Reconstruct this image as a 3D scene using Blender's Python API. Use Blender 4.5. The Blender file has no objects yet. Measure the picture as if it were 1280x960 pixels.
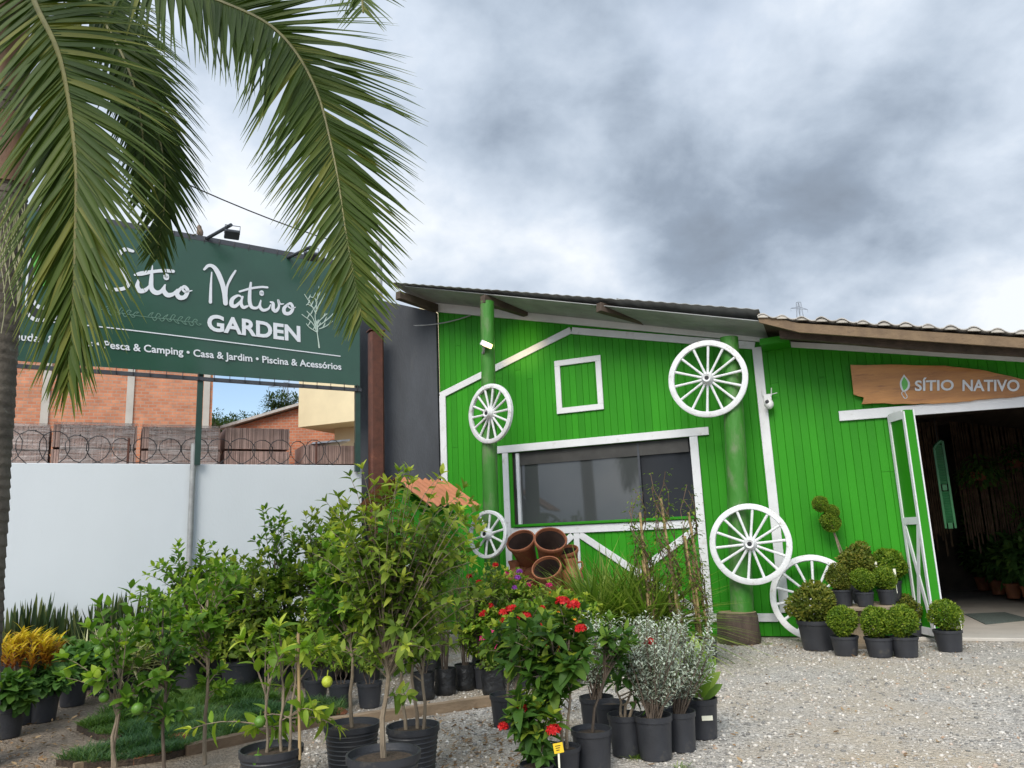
import bpy, math, random
import numpy as np
from mathutils import Vector, Matrix
R = math.radians
C = bpy.context.scene.collection
SC = bpy.context.scene
rnd = random.Random(7)

# ------------------------------------------------------------------ camera
FPX, PITCH, ROLL, EYE = 960.0, R(11.4), R(-2.4), 1.6
_f = np.array([0, math.cos(PITCH), math.sin(PITCH)])
_r0 = np.array([1.0, 0, 0]); _u0 = np.cross(_r0, _f)
_r = math.cos(ROLL) * _r0 + math.sin(ROLL) * _u0
_u = -math.sin(ROLL) * _r0 + math.cos(ROLL) * _u0
cam = bpy.data.cameras.new('camera'); camo = bpy.data.objects.new('camera', cam); C.objects.link(camo)
cam.sensor_width = 36; cam.lens = 36 * FPX / 1280; cam.clip_start = .05; cam.clip_end = 2000
camo.matrix_world = Matrix(((_r[0], _u[0], -_f[0], 0), (_r[1], _u[1], -_f[1], 0), (_r[2], _u[2], -_f[2], EYE), (0, 0, 0, 1)))
SC.camera = camo

# ------------------------------------------------------------------ exposure, sun, sky
SC.view_settings.view_transform = 'Standard'; SC.view_settings.look = 'None'
SC.view_settings.exposure = 0.55; SC.view_settings.gamma = 1
SUN_EL, SUN_AZ = 42, 200         # azimuth clockwise from +Y
sun = bpy.data.lights.new('sun', 'SUN'); suno = bpy.data.objects.new('sun', sun); C.objects.link(suno)
sun.energy = 2.1; sun.angle = R(30); sun.color = (1, .93, .82)
_sd = Vector((math.sin(R(SUN_AZ)) * math.cos(R(SUN_EL)), math.cos(R(SUN_AZ)) * math.cos(R(SUN_EL)), math.sin(R(SUN_EL))))
suno.rotation_euler = _sd.to_track_quat('Z', 'Y').to_euler()

def ray(px, py):
    d = _f + (px - 640) / FPX * _r - (py - 480) / FPX * _u
    return d
def G(px, py, z=0.0):
    d = ray(px, py); t = (z - EYE) / d[2]
    return Vector((t * d[0], t * d[1], z))
def D(px, py, depth):
    d = ray(px, py) * (depth / ray(px, py)[1])
    return Vector((d[0], d[1], EYE + d[2]))

def nd(nt, typ, **kw):
    n = nt.nodes.new(typ)
    for k, v in kw.items():
        if k.startswith('i_'):
            key = k[2:]
            key = int(key) if key.isdigit() else key
            n.inputs[key].default_value = v
        else: setattr(n, k, v)
    return n
def ramp(nt, stops, interp='LINEAR'):
    n = nt.nodes.new('ShaderNodeValToRGB'); cr = n.color_ramp; cr.interpolation = interp
    while len(cr.elements) < len(stops): cr.elements.new(.5)
    for e, (p, c) in zip(cr.elements, stops):
        e.position = p; e.color = (*c, 1) if len(c) == 3 else c
    return n
def math_n(nt, op, a, b=None, clamp=False):
    n = nt.nodes.new('ShaderNodeMath'); n.operation = op; n.use_clamp = clamp
    for i, v in enumerate((a, b)):
        if v is None: continue
        if isinstance(v, (int, float)): n.inputs[i].default_value = v
        else: nt.links.new(v, n.inputs[i])
    return n.outputs[0]

def make_world():
    w = bpy.data.worlds.new('World'); SC.world = w; w.use_nodes = True
    nt = w.node_tree; L = nt.links; nt.nodes.clear()
    out = nd(nt, 'ShaderNodeOutputWorld')
    sky = nd(nt, 'ShaderNodeTexSky', sky_type='NISHITA', sun_disc=False, sun_elevation=R(SUN_EL), sun_rotation=R(SUN_AZ))
    bg1 = nd(nt, 'ShaderNodeBackground', i_1=.12); L.new(sky.outputs[0], bg1.inputs[0])
    tc = nd(nt, 'ShaderNodeTexCoord'); d = tc.outputs['Generated']
    nrm = nd(nt, 'ShaderNodeVectorMath', operation='NORMALIZE'); L.new(d, nrm.inputs[0]); d = nrm.outputs[0]
    sep = nd(nt, 'ShaderNodeSeparateXYZ'); L.new(d, sep.inputs[0])
    den = math_n(nt, 'ADD', math_n(nt, 'MAXIMUM', sep.outputs[2], 0.0), .62)
    dv = nd(nt, 'ShaderNodeVectorMath', operation='DIVIDE'); L.new(d, dv.inputs[0])
    cmb = nd(nt, 'ShaderNodeCombineXYZ')
    for i in range(3): L.new(den, cmb.inputs[i])
    L.new(cmb.outputs[0], dv.inputs[1]); cv = dv.outputs[0]
    n1 = nd(nt, 'ShaderNodeTexNoise', i_Scale=3.1, i_Detail=8, i_Roughness=.50, i_Distortion=.15); L.new(cv, n1.inputs[0])
    mp = nd(nt, 'ShaderNodeMapping', i_Location=(3.1, 7.7, 1.2)); L.new(cv, mp.inputs[0])
    n2 = nd(nt, 'ShaderNodeTexNoise', i_Scale=7.5, i_Detail=8, i_Roughness=.55, i_Distortion=.15); L.new(mp.outputs[0], n2.inputs[0])
    val = math_n(nt, 'ADD', math_n(nt, 'MULTIPLY', math_n(nt, 'SUBTRACT', n1.outputs[0], .5), 1.9),
                 math_n(nt, 'MULTIPLY', math_n(nt, 'SUBTRACT', n2.outputs[0], .5), .9))
    val = math_n(nt, 'ADD', val, .68)
    # where the cloud deck is thick and thin (directions in the sky)
    for px, py, k, wgt in CLOUDS:
        dd = ray(px, py); dd = dd / np.linalg.norm(dd)
        dp = nd(nt, 'ShaderNodeVectorMath', operation='DOT_PRODUCT'); L.new(d, dp.inputs[0]); dp.inputs[1].default_value = tuple(dd)
        g = math_n(nt, 'EXPONENT', math_n(nt, 'MULTIPLY', math_n(nt, 'SUBTRACT', dp.outputs['Value'], 1.0), k))
        val = math_n(nt, 'ADD', val, math_n(nt, 'MULTIPLY', g, wgt))
    # added glow round the sun, unseen behind the camera, lifts the ambient light
    dp = nd(nt, 'ShaderNodeVectorMath', operation='DOT_PRODUCT'); L.new(d, dp.inputs[0]); dp.inputs[1].default_value = tuple(_sd)
    g = math_n(nt, 'EXPONENT', math_n(nt, 'MULTIPLY', math_n(nt, 'SUBTRACT', dp.outputs['Value'], 1.0), 2.2))
    val2 = math_n(nt, 'MULTIPLY', g, SUNGLOW)
    cr = ramp(nt, [(0, (.16, .19, .235)), (.28, (.215, .26, .325)), (.5, (.32, .375, .45)), (.75, (.45, .505, .58)), (1, (.62, .65, .69))])
    L.new(val, cr.inputs[0])
    add = nd(nt, 'ShaderNodeVectorMath', operation='SCALE'); L.new(cr.outputs[0], add.inputs[0])
    L.new(math_n(nt, 'ADD', val2, 1.0), add.inputs['Scale'])
    bg2 = nd(nt, 'ShaderNodeBackground', i_1=1.0); L.new(add.outputs[0], bg2.inputs[0])
    # gaps in the deck
    gap = None
    for px, py, k, wgt in GAPS:
        dd = ray(px, py); dd = dd / np.linalg.norm(dd)
        dp = nd(nt, 'ShaderNodeVectorMath', operation='DOT_PRODUCT'); L.new(d, dp.inputs[0]); dp.inputs[1].default_value = tuple(dd)
        g = math_n(nt, 'MULTIPLY', math_n(nt, 'EXPONENT', math_n(nt, 'MULTIPLY', math_n(nt, 'SUBTRACT', dp.outputs['Value'], 1.0), k)), wgt)
        gap = g if gap is None else math_n(nt, 'ADD', gap, g)
    gap = math_n(nt, 'MULTIPLY', gap, math_n(nt, 'ADD', math_n(nt, 'MULTIPLY', n2.outputs[0], 2.0), -.35), True)
    mix = nd(nt, 'ShaderNodeMixShader'); L.new(gap, mix.inputs[0]); L.new(bg2.outputs[0], mix.inputs[1]); L.new(bg1.outputs[0], mix.inputs[2])
    L.new(mix.outputs[0], out.inputs[0])
CLOUDS = [(1110, 190, 55, -.34), (740, 150, 40, -.26), (960, 290, 120, -.16), (620, 40, 50, -.16), (1000, 40, 200, .22), (1240, 60, 70, .36), (930, 130, 260, .14),
          (1260, 390, 160, .34), (700, 330, 90, .16), (300, 230, 45, .20), (340, 520, 60, .2), (560, 300, 120, .14)]
GAPS = [(300, 500, 420, 2.4), (880, 20, 500, .25), (420, 120, 200, .3)]
SUNGLOW = 1.3
make_world()

# ------------------------------------------------------------------ mesh helpers
class MB:
    def __init__(s): s.v = []; s.f = []; s.t = []; s.ct = .5
    def _add(s, vs, fs):
        b = len(s.v); s.v.extend([tuple(v) for v in vs]); s.f.extend([tuple(b + i for i in f) for f in fs]); s.t.extend([s.ct] * len(vs))
        return s
    def box(s, c, size, M=None, ch=0.0):
        x, y, z = [d / 2 for d in size]
        if ch <= 0:
            vs = [(-x, -y, -z), (x, -y, -z), (x, y, -z), (-x, y, -z), (-x, -y, z), (x, -y, z), (x, y, z), (-x, y, z)]
            fs = [(0, 3, 2, 1), (4, 5, 6, 7), (0, 1, 5, 4), (1, 2, 6, 5), (2, 3, 7, 6), (3, 0, 4, 7)]
        else:
            vs = []; fs = []
            def P(sx, sy, sz, ax):
                q = [sx * (x - ch), sy * (y - ch), sz * (z - ch)]; q[ax] = (sx * x, sy * y, sz * z)[ax]; return tuple(q)
            idx = {}
            for sx in (-1, 1):
                for sy in (-1, 1):
                    for sz in (-1, 1):
                        for ax in range(3): idx[(sx, sy, sz, ax)] = len(vs); vs.append(P(sx, sy, sz, ax))
            I = lambda a, b, c_, ax: idx[(a, b, c_, ax)]
            for sg in (-1, 1):
                for ax in range(3):
                    o = [(-1, -1), (1, -1), (1, 1), (-1, 1)]
                    q = []
                    for a, b in o:
                        k = [0, 0, 0]; k[ax] = sg; k[(ax + 1) % 3] = a; k[(ax + 2) % 3] = b; q.append(I(*k, ax))
                    fs.append(tuple(q if sg > 0 else q[::-1]))
            for ax in range(3):
                a1, a2 = (ax + 1) % 3, (ax + 2) % 3
                for s1 in (-1, 1):
                    for s2 in (-1, 1):
                        k0 = [0, 0, 0]; k0[a1] = s1; k0[a2] = s2; k1 = k0[:]; k0[ax] = -1; k1[ax] = 1
                        q = (I(*k0, a1), I(*k1, a1), I(*k1, a2), I(*k0, a2)); fs.append(q if s1 * s2 > 0 else q[::-1])
            for sx in (-1, 1):
                for sy in (-1, 1):
                    for sz in (-1, 1):
                        q = tuple(I(sx, sy, sz, a) for a in range(3)); fs.append(q if sx * sy * sz > 0 else q[::-1])
        c = Vector(c)
        vs = [c + ((M @ Vector(v)) if M else Vector(v)) for v in vs]
        return s._add(vs, fs)
    def bar(s, a, b, w, h, up=(0, 0, 1), ch=0.0):
        a, b = Vector(a), Vector(b); z = (b - a); l = z.length; z.normalize()
        up = Vector(up)
        if abs(up.dot(z)) > .98: up = Vector((0, 1, 0))
        x = up.cross(z).normalized(); y = z.cross(x)
        M = Matrix((x, y, z)).transposed()
        return s.box((a + b) / 2, (w, h, l), M, ch)
    def tube(s, pts, rad, seg=8, cap=True):
        pts = [Vector(p) for p in pts]; n = len(pts)
        if isinstance(rad, (int, float)): rad = [rad] * n
        vs = []; fs = []
        t0 = (pts[1] - pts[0]).normalized()
        ref = Vector((0, 0, 1)) if abs(t0.z) < .9 else Vector((1, 0, 0))
        x = (ref - t0 * ref.dot(t0)).normalized()
        for i, p in enumerate(pts):
            t = (pts[min(i + 1, n - 1)] - pts[max(i - 1, 0)])
            t = t.normalized() if t.length > 1e-9 else t0
            x = (x - t * x.dot(t)); x = x.normalized() if x.length > 1e-6 else t.orthogonal().normalized()
            y = t.cross(x)
            for k in range(seg):
                a = 2 * math.pi * k / seg
                vs.append(p + (x * math.cos(a) + y * math.sin(a)) * rad[i])
        for i in range(n - 1):
            for k in range(seg):
                k2 = (k + 1) % seg
                fs.append((i * seg + k, i * seg + k2, (i + 1) * seg + k2, (i + 1) * seg + k))
        if cap: fs.append(tuple(range(seg))[::-1]); fs.append(tuple((n - 1) * seg + k for k in range(seg)))
        return s._add(vs, fs)
    def lathe(s, prof, seg=24, M=None, wob=None, cap=True):
        vs = []; fs = []
        for j, (r, z) in enumerate(prof):
            for k in range(seg):
                a = 2 * math.pi * k / seg; rr = r * (1 + (wob(a, z) if wob else 0))
                v = Vector((rr * math.cos(a), rr * math.sin(a), z)); vs.append(M @ v if M else v)
        for j in range(len(prof) - 1):
            for k in range(seg):
                k2 = (k + 1) % seg
                fs.append((j * seg + k, j * seg + k2, (j + 1) * seg + k2, (j + 1) * seg + k))
        if cap and prof[0][0] > 1e-5: fs.append(tuple(range(seg))[::-1])
        if cap and prof[-1][0] > 1e-5: fs.append(tuple((len(prof) - 1) * seg + k for k in range(seg)))
        return s._add(vs, fs)
    def prism(s, out, th, M=None):
        n = len(out); vs = [Vector((a, 0, b)) for a, b in out] + [Vector((a, th, b)) for a, b in out]
        if M: vs = [M @ v for v in vs]
        fs = [tuple(range(n)), tuple(range(n, 2 * n))[::-1]] + [(i, n + i, n + (i + 1) % n, (i + 1) % n) for i in range(n)]
        return s._add(vs, fs)
    def ball(s, c, r, seg=10, rings=7, sq=(1, 1, 1)):
        prof = [(max(1e-6, math.sin(math.pi * j / rings)) * r, -math.cos(math.pi * j / rings) * r) for j in range(rings + 1)]
        M = Matrix.Translation(Vector(c)) @ Matrix.Diagonal((*sq, 1))
        return s.lathe(prof, seg, M)
    def build(s, name, m, parent=None, smooth=False, inv=None):
        me = bpy.data.meshes.new(name)
        vs = s.v if inv is None else [tuple(inv @ Vector(v)) for v in s.v]
        me.from_pydata(vs, [], s.f); me.update()
        if len(set(s.t)) > 1:
            at = me.color_attributes.new('tint', 'FLOAT_COLOR', 'POINT')
            at.data.foreach_set('color', np.repeat(np.array(s.t, dtype=np.float32), 4))
        me.validate()
        if smooth:
            me.polygons.foreach_set('use_smooth', [True] * len(me.polygons))
            me.set_sharp_from_angle(angle=R(42))
        if m: me.materials.append(m)
        o = bpy.data.objects.new(name, me); C.objects.link(o)
        if parent: o.parent = parent
        return o

TPL = {  # rows: (t, half width) along a leaf
    'ovate': [(.0, .1), (.25, .88), (.52, .98), (.8, .6), (1, .0)], 'lance': [(0, .15), (.25, .85), (.6, .75), (1, 0)],
    'blade': [(0, .6), (.25, 1), (.5, .9), (.75, .6), (1, 0)], 'round': [(0, .3), (.3, 1), (.7, .95), (1, .25)],
    'sword': [(0, .8), (.35, 1), (.7, .85), (.9, .5), (1, 0)],
    'tiny': None}
class Leaves:
    def __init__(s): s.L = []
    def add(s, o, d, n, l, w, dr=.1, tint=.5): s.L.append((o[0], o[1], o[2], d[0], d[1], d[2], n[0], n[1], n[2], l, w, dr, tint))
    def build(s, name, m, parent, tpl='ovate', fold=.3):
        A = np.array(s.L, dtype=np.float64); N = len(A)
        o, d, n = A[:, 0:3], A[:, 3:6], A[:, 6:9]; l, w, dr, tn = A[:, 9], A[:, 10], A[:, 11], A[:, 12]
        d = d / (np.linalg.norm(d, axis=1, keepdims=True) + 1e-9)
        n = n - d * np.sum(n * d, axis=1, keepdims=True); n = n / (np.linalg.norm(n, axis=1, keepdims=True) + 1e-9)
        x = np.cross(d, n)
        if TPL[tpl] is None:
            P = [o, o + d * (l * .5)[:, None] + x * (w * .5)[:, None], o + d * l[:, None], o + d * (l * .5)[:, None] - x * (w * .5)[:, None]]
            V = np.stack(P, 1); k = 4; F = [(0, 1, 2), (0, 2, 3)]
        else:
            P = []; rows = TPL[tpl]
            for t, hw in rows:
                c = o + d * (l * t)[:, None] - n * (dr * l * t * t)[:, None]
                e = x * (w * .5 * hw)[:, None]; up = n * (w * .5 * hw * fold)[:, None]
                if hw == 0: P += [c]
                else: P += [c + e + up, c, c - e + up]
            V = np.stack(P, 1); k = V.shape[1]; F = []; b = 0
            for i in range(len(rows) - 1):
                if rows[i + 1][1] == 0: F += [(b, b + 3, b + 1), (b + 1, b + 3, b + 2)]
                else: F += [(b, b + 3, b + 4, b + 1), (b + 1, b + 4, b + 5, b + 2)]
                b += 3
        me = bpy.data.meshes.new(name)
        me.vertices.add(N * k); me.vertices.foreach_set('co', V.reshape(-1).astype(np.float32))
        tot = []; loops = []
        base = (np.arange(N) * k)[:, None]
        fl = np.array([len(f) for f in F]); flat = np.array([i for f in F for i in f])
        loops = (base + flat[None, :]).reshape(-1)
        tot = np.tile(fl, N); start = np.concatenate([[0], np.cumsum(tot)[:-1]])
        me.loops.add(len(loops)); me.loops.foreach_set('vertex_index', loops.astype(np.int32))
        me.polygons.add(len(tot)); me.polygons.foreach_set('loop_start', start.astype(np.int32))
        me.update(calc_edges=True); me.validate()
        at = me.color_attributes.new('tint', 'FLOAT_COLOR', 'POINT')
        at.data.foreach_set('color', np.repeat(tn, k * 4).astype(np.float32))
        me.polygons.foreach_set('use_smooth', [True] * len(me.polygons))
        me.materials.append(m)
        ob = bpy.data.objects.new(name, me); C.objects.link(ob)
        if parent: ob.parent = parent
        return ob

USED = {}
def thing(name, label, cat, loc=(0, 0, 0), rz=0.0, group=None):
    o = bpy.data.objects.new(name, None); C.objects.link(o); o.empty_display_size = .1
    o.location = loc; o.rotation_euler = (0, 0, rz); o['label'] = label; o['category'] = cat
    if group: o['group'] = group
    return o
def tag(o, label, cat, group=None, kind=None):
    o['label'] = label; o['category'] = cat
    if group: o['group'] = group
    if kind: o['kind'] = kind
    return o
def copy_tree(o, parent=None):
    c = o.copy(); C.objects.link(c)
    if parent: c.parent = parent
    for ch in list(o.children): copy_tree(ch, c)
    return c
def Minv(o):
    return (Matrix.Translation(o.location) @ o.rotation_euler.to_matrix().to_4x4()).inverted()
def text_mesh(txt, bold=0.0):
    cu = bpy.data.curves.new('t', 'FONT'); cu.body = txt; cu.offset = bold; cu.resolution_u = 4
    o = bpy.data.objects.new('t', cu); C.objects.link(o)
    me = bpy.data.meshes.new_from_object(o)
    bpy.data.objects.remove(o); bpy.data.curves.remove(cu)
    V = np.array([v.co[:2] for v in me.vertices]); F = [tuple(p.vertices) for p in me.polygons]
    bpy.data.meshes.remove(me)
    return V, F
def catmull(pts, n=8):
    P = [np.array(p, float) for p in pts]; P = [2 * P[0] - P[1]] + P + [2 * P[-1] - P[-2]]; out = []
    for i in range(1, len(P) - 2):
        for k in range(n):
            t = k / n
            out.append(.5 * ((2 * P[i]) + (-P[i - 1] + P[i + 1]) * t + (2 * P[i - 1] - 5 * P[i] + 4 * P[i + 1] - P[i + 2]) * t * t + (-P[i - 1] + 3 * P[i] - 3 * P[i + 1] + P[i + 2]) * t ** 3))
    out.append(P[-2]); return out

# ------------------------------------------------------------------ materials
def mat(name, col, rough=.6, var=.0, scale=4, bump=0.0, bscale=40, metal=0, spec=.5, col2=None, dirt=None, dscale=1.5, coat=0.0, stretch=(1, 1, 1), tint=0.0):
    m = bpy.data.materials.new(name); m.use_nodes = True; nt = m.node_tree; L = nt.links
    b = nt.nodes['Principled BSDF']; b.inputs['Roughness'].default_value = rough; b.inputs['Metallic'].default_value = metal
    b.inputs['Specular IOR Level'].default_value = spec; b.inputs['Coat Weight'].default_value = coat
    tc = nd(nt, 'ShaderNodeTexCoord'); mp = nd(nt, 'ShaderNodeMapping', i_Scale=stretch); L.new(tc.outputs['Object'], mp.inputs[0])
    c2 = col2 or tuple(min(1, c * (1 + var)) for c in col); c1 = col if col2 else tuple(c * (1 - var) for c in col)
    n = nd(nt, 'ShaderNodeTexNoise', i_Scale=scale, i_Detail=6, i_Roughness=.6); L.new(mp.outputs[0], n.inputs[0])
    r = ramp(nt, [(.3, c1), (.7, c2)]); L.new(n.outputs[0], r.inputs[0]); cout = r.outputs[0]
    if tint:
        at = nd(nt, 'ShaderNodeAttribute', attribute_name='tint')
        mr = nd(nt, 'ShaderNodeMapRange', i_3=1 - tint, i_4=1 + tint); L.new(at.outputs['Fac'], mr.inputs[0])
        sc = nd(nt, 'ShaderNodeVectorMath', operation='SCALE'); L.new(cout, sc.inputs[0]); L.new(mr.outputs[0], sc.inputs['Scale']); cout = sc.outputs[0]
    if dirt:
        n3 = nd(nt, 'ShaderNodeTexNoise', i_Scale=dscale, i_Detail=9, i_Roughness=.7); L.new(mp.outputs[0], n3.inputs[0])
        r3 = ramp(nt, [(dirt[1], (0, 0, 0)), (dirt[1] + .16, (1, 1, 1))]); L.new(n3.outputs[0], r3.inputs[0])
        mx = nd(nt, 'ShaderNodeMix', data_type='RGBA'); L.new(r3.outputs[0], mx.inputs[0]); L.new(cout, mx.inputs[6]); mx.inputs[7].default_value = (*dirt[0], 1); cout = mx.outputs[2]
    L.new(cout, b.inputs['Base Color'])
    if bump:
        nb = nd(nt, 'ShaderNodeTexNoise', i_Scale=bscale, i_Detail=4); L.new(mp.outputs[0], nb.inputs[0])
        bp = nd(nt, 'ShaderNodeBump', i_Strength=bump, i_Distance=.02); L.new(nb.outputs[0], bp.inputs['Height']); L.new(bp.outputs[0], b.inputs['Normal'])
    return m
def leafmat(name, c0, c1, c2, rough=.5, trans=.36, spec=.22):
    m = bpy.data.materials.new(name); m.use_nodes = True; nt = m.node_tree; L = nt.links
    b = nt.nodes['Principled BSDF']; b.inputs['Roughness'].default_value = rough; b.inputs['Specular IOR Level'].default_value = spec
    at = nd(nt, 'ShaderNodeAttribute', attribute_name='tint'); r = ramp(nt, [(0, c0), (.5, c1), (1, c2)]); L.new(at.outputs['Fac'], r.inputs[0])
    L.new(r.outputs[0], b.inputs['Base Color'])
    t = nd(nt, 'ShaderNodeBsdfTranslucent'); mul = nd(nt, 'ShaderNodeVectorMath', operation='MULTIPLY', i_1=(1.5, 1.6, .7)); L.new(r.outputs[0], mul.inputs[0]); L.new(mul.outputs[0], t.inputs[0])
    mx = nd(nt, 'ShaderNodeMixShader', i_0=trans); L.new(b.outputs[0], mx.inputs[1]); L.new(t.outputs[0], mx.inputs[2])
    L.new(mx.outputs[0], nt.nodes['Material Output'].inputs[0])
    return m
def emis(name, col, s):
    m = bpy.data.materials.new(name); m.use_nodes = True; b = m.node_tree.nodes['Principled BSDF']
    b.inputs['Emission Color'].default_value = (*col, 1); b.inputs['Emission Strength'].default_value = s; b.inputs['Base Color'].default_value = (*col, 1); return m
def brickmat(name, c1, c2, mortar, sx=5.0, sy=11.0, ms=.02):
    m = bpy.data.materials.new(name); m.use_nodes = True; nt = m.node_tree; L = nt.links; b = nt.nodes['Principled BSDF']; b.inputs['Roughness'].default_value = .85
    tc = nd(nt, 'ShaderNodeTexCoord'); sp = nd(nt, 'ShaderNodeSeparateXYZ'); L.new(tc.outputs['Object'], sp.inputs[0])
    cb = nd(nt, 'ShaderNodeCombineXYZ'); L.new(math_n(nt, 'ADD', sp.outputs[0], sp.outputs[1]), cb.inputs[0]); L.new(sp.outputs[2], cb.inputs[1])
    br = nd(nt, 'ShaderNodeTexBrick', i_Scale=1.0); L.new(cb.outputs[0], br.inputs[0])
    br.inputs['Color1'].default_value = (*c1, 1); br.inputs['Color2'].default_value = (*c2, 1); br.inputs['Mortar'].default_value = (*mortar, 1)
    br.inputs['Brick Width'].default_value = 1 / sx; br.inputs['Row Height'].default_value = 1 / sy; br.inputs['Mortar Size'].default_value = ms; br.inputs['Bias'].default_value = .1
    n = nd(nt, 'ShaderNodeTexNoise', i_Scale=2.2, i_Detail=8, i_Roughness=.7); L.new(tc.outputs['Object'], n.inputs[0])
    r = ramp(nt, [(.3, (.72, .72, .72)), (.7, (1.18, 1.15, 1.1))]); L.new(n.outputs[0], r.inputs[0])
    mu = nd(nt, 'ShaderNodeMix', data_type='RGBA', blend_type='MULTIPLY'); mu.inputs[0].default_value = 1; L.new(br.outputs[0], mu.inputs[6]); L.new(r.outputs[0], mu.inputs[7])
    L.new(mu.outputs[2], b.inputs['Base Color'])
    bp = nd(nt, 'ShaderNodeBump', i_Strength=.5, i_Distance=.01, invert=True); L.new(br.outputs['Fac'], bp.inputs['Height']); L.new(bp.outputs[0], b.inputs['Normal'])
    return m

M_GREEN = mat('green_paint', (.020, .21, .005), .55, .14, 1.2, .15, 60, col2=(.030, .265, .008), dirt=((.045, .185, .025), .64), dscale=3.5, spec=.22, tint=.10, stretch=(1, 1, .35))
M_GREENPOST = mat('green_log_paint', (.025, .175, .009), .6, 0, 5, .6, 18, col2=(.05, .20, .022), dirt=((.125, .19, .085), .50), dscale=5, stretch=(1, 1, .35))
M_WHITE = mat('white_paint', (.66, .67, .69), .5, .06, 3, .15, 50, dirt=((.46, .45, .41), .58), dscale=7)
M_WHEEL = mat('white_wheel_paint', (.68, .69, .70), .55, .08, 8, .4, 60, dirt=((.36, .33, .28), .55), dscale=13)
M_WALL = mat('white_masonry_paint', (.585, .63, .665), .75, .03, .8, .08, 30, dirt=((.50, .53, .55), .60), dscale=1.3, stretch=(1, 1, .5))
M_SLATE = mat('slate_grey_render', (.05, .056, .066), .8, .3, 1.5, .4, 40, dirt=((.085, .088, .09), .6), dscale=1.4, stretch=(1, 1, .3))
M_FASCIA = mat('white_fascia', (.66, .66, .66), .55, .1, 2, dirt=((.45, .44, .42), .6), dscale=3)
M_GLASSD = mat('dark_reflection_pane', (.022, .024, .028), .06, 0, 1, spec=.16)  # dark reflection and dim room behind put into this pane's colour
M_SOFFIT = mat('fibre_cement_sheet', (.30, .31, .31), .8, .25, 2, .2, 30, dirt=((.16, .155, .15), .62), dscale=4)
M_PURLIN = mat('dark_weathered_timber', (.07, .05, .036), .8, .4, 6, .5, 25, stretch=(1, .2, 1))
M_EAVE = mat('brown_eave_board', (.12, .078, .045), .75, 0, 5, .4, 25, col2=(.2, .135, .075), dirt=((.09, .06, .04), .6), dscale=5)
M_TILE = mat('weathered_roof_tile', (.34, .32, .30), .85, 0, 6, .4, 30, col2=(.55, .53, .50), dirt=((.14, .13, .12), .62), dscale=6)
M_GLASS = mat('dark_window_glass', (.02, .023, .025), .04, 0, 1, spec=.6)
M_GLASS.node_tree.nodes['Principled BSDF'].inputs['Base Color'].default_value = (.055, .060, .062, 1)
for l in list(M_GLASS.node_tree.nodes['Principled BSDF'].inputs['Base Color'].links): M_GLASS.node_tree.links.remove(l)
M_BLACK = mat('black_plastic', (.028, .030, .036), .45, .25, 4, .1, 60, dirt=((.085, .078, .066), .58), dscale=6)
M_BAG = mat('black_grow_bag', (.015, .016, .018), .38, .3, 6, .6, 22)
M_SOIL = mat('dark_potting_soil', (.05, .034, .022), .95, .5, 30, .9, 60)
M_SOILTAN = mat('bark_mulch', (.17, .115, .075), .95, .5, 30, .9, 60)
M_BARK = mat('pale_bark', (.21, .165, .115), .85, .35, 14, .6, 60, stretch=(1, 1, .3))
M_BARKD = mat('dark_bark', (.10, .075, .055), .85, .35, 14, .6, 60, stretch=(1, 1, .3))
M_BAMBOO = mat('dry_bamboo', (.36, .25, .12), .6, .3, 12, .2, 40, stretch=(1, 1, .2))
M_STUMP = mat('weathered_stump', (.07, .05, .037), .9, .4, 9, .8, 24, stretch=(1, 1, .35))
M_TERRA = mat('terracotta', (.32, .115, .05), .7, .25, 6, .2, 50, dirt=((.42, .24, .15), .66), dscale=7)
M_TERRAD = mat('aged_terracotta', (.25, .085, .038), .7, .3, 6, .25, 50, dirt=((.30, .15, .09), .62), dscale=6)
M_ROOFOR = mat('orange_corrugated_sheet', (.50, .19, .09), .6, .15, 4, .1, 30, dirt=((.38, .14, .07), .6), dscale=5)
M_SIGNWOOD = mat('varnished_sign_wood', (.30, .115, .024), .45, 0, 3.5, .15, 30, col2=(.52, .235, .055), dirt=((.15, .05, .013), .55), dscale=4.5, coat=.1, stretch=(.35, 1, 2.2))
M_WOOD = mat('old_plank_wood', (.25, .18, .115), .8, .35, 5, .4, 40, stretch=(.3, 1, 1))
M_SPOOL = mat('spool_wood', (.24, .19, .13), .8, .35, 5, .4, 40)
M_STEELD = mat('dark_green_steel', (.012, .045, .034), .4, .2, 6)
M_STEELK = mat('charcoal_steel', (.04, .045, .055), .45, .2, 6)
M_RUST = mat('rusty_brown_steel', (.085, .026, .014), .6, .4, 5, .25, 30, dirt=((.20, .07, .035), .6), dscale=5)
M_GALV = mat('galvanised_grey', (.33, .34, .34), .5, .2, 8, metal=.3, dirt=((.2, .19, .18), .6), dscale=9)
M_CONC = mat('pale_concrete', (.46, .43, .385), .85, .12, 1.5, .3, 40, dirt=((.28, .26, .24), .58), dscale=2)
M_MATT = mat('green_grey_door_mat', (.10, .13, .12), .95, .3, 40, .5, 90)
M_BANNER = mat('green_vinyl_banner', (.016, .064, .040), .28, .1, 1.5, .08, 5, spec=.6)
M_LETTER = mat('white_vinyl_lettering', (.62, .65, .70), .4)
M_VINE = mat('pale_green_print', (.12, .22, .17), .4)
M_EMBLEM = mat('bright_green_emblem', (.10, .42, .06), .4)
M_EMBK = mat('black_emblem', (.012, .014, .016), .4)
M_BRICK = brickmat('hollow_brick', (.46, .17, .09), (.58, .25, .14), (.42, .28, .21), 4.2, 9.5, .012)
M_BRICKF = brickmat('far_brick', (.45, .15, .08), (.52, .2, .11), (.42, .3, .24), 4, 8, .014)
M_CREAM = mat('cream_render', (.66, .57, .37), .8, .08, 1, dirt=((.5, .43, .29), .66), dscale=1)
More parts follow.
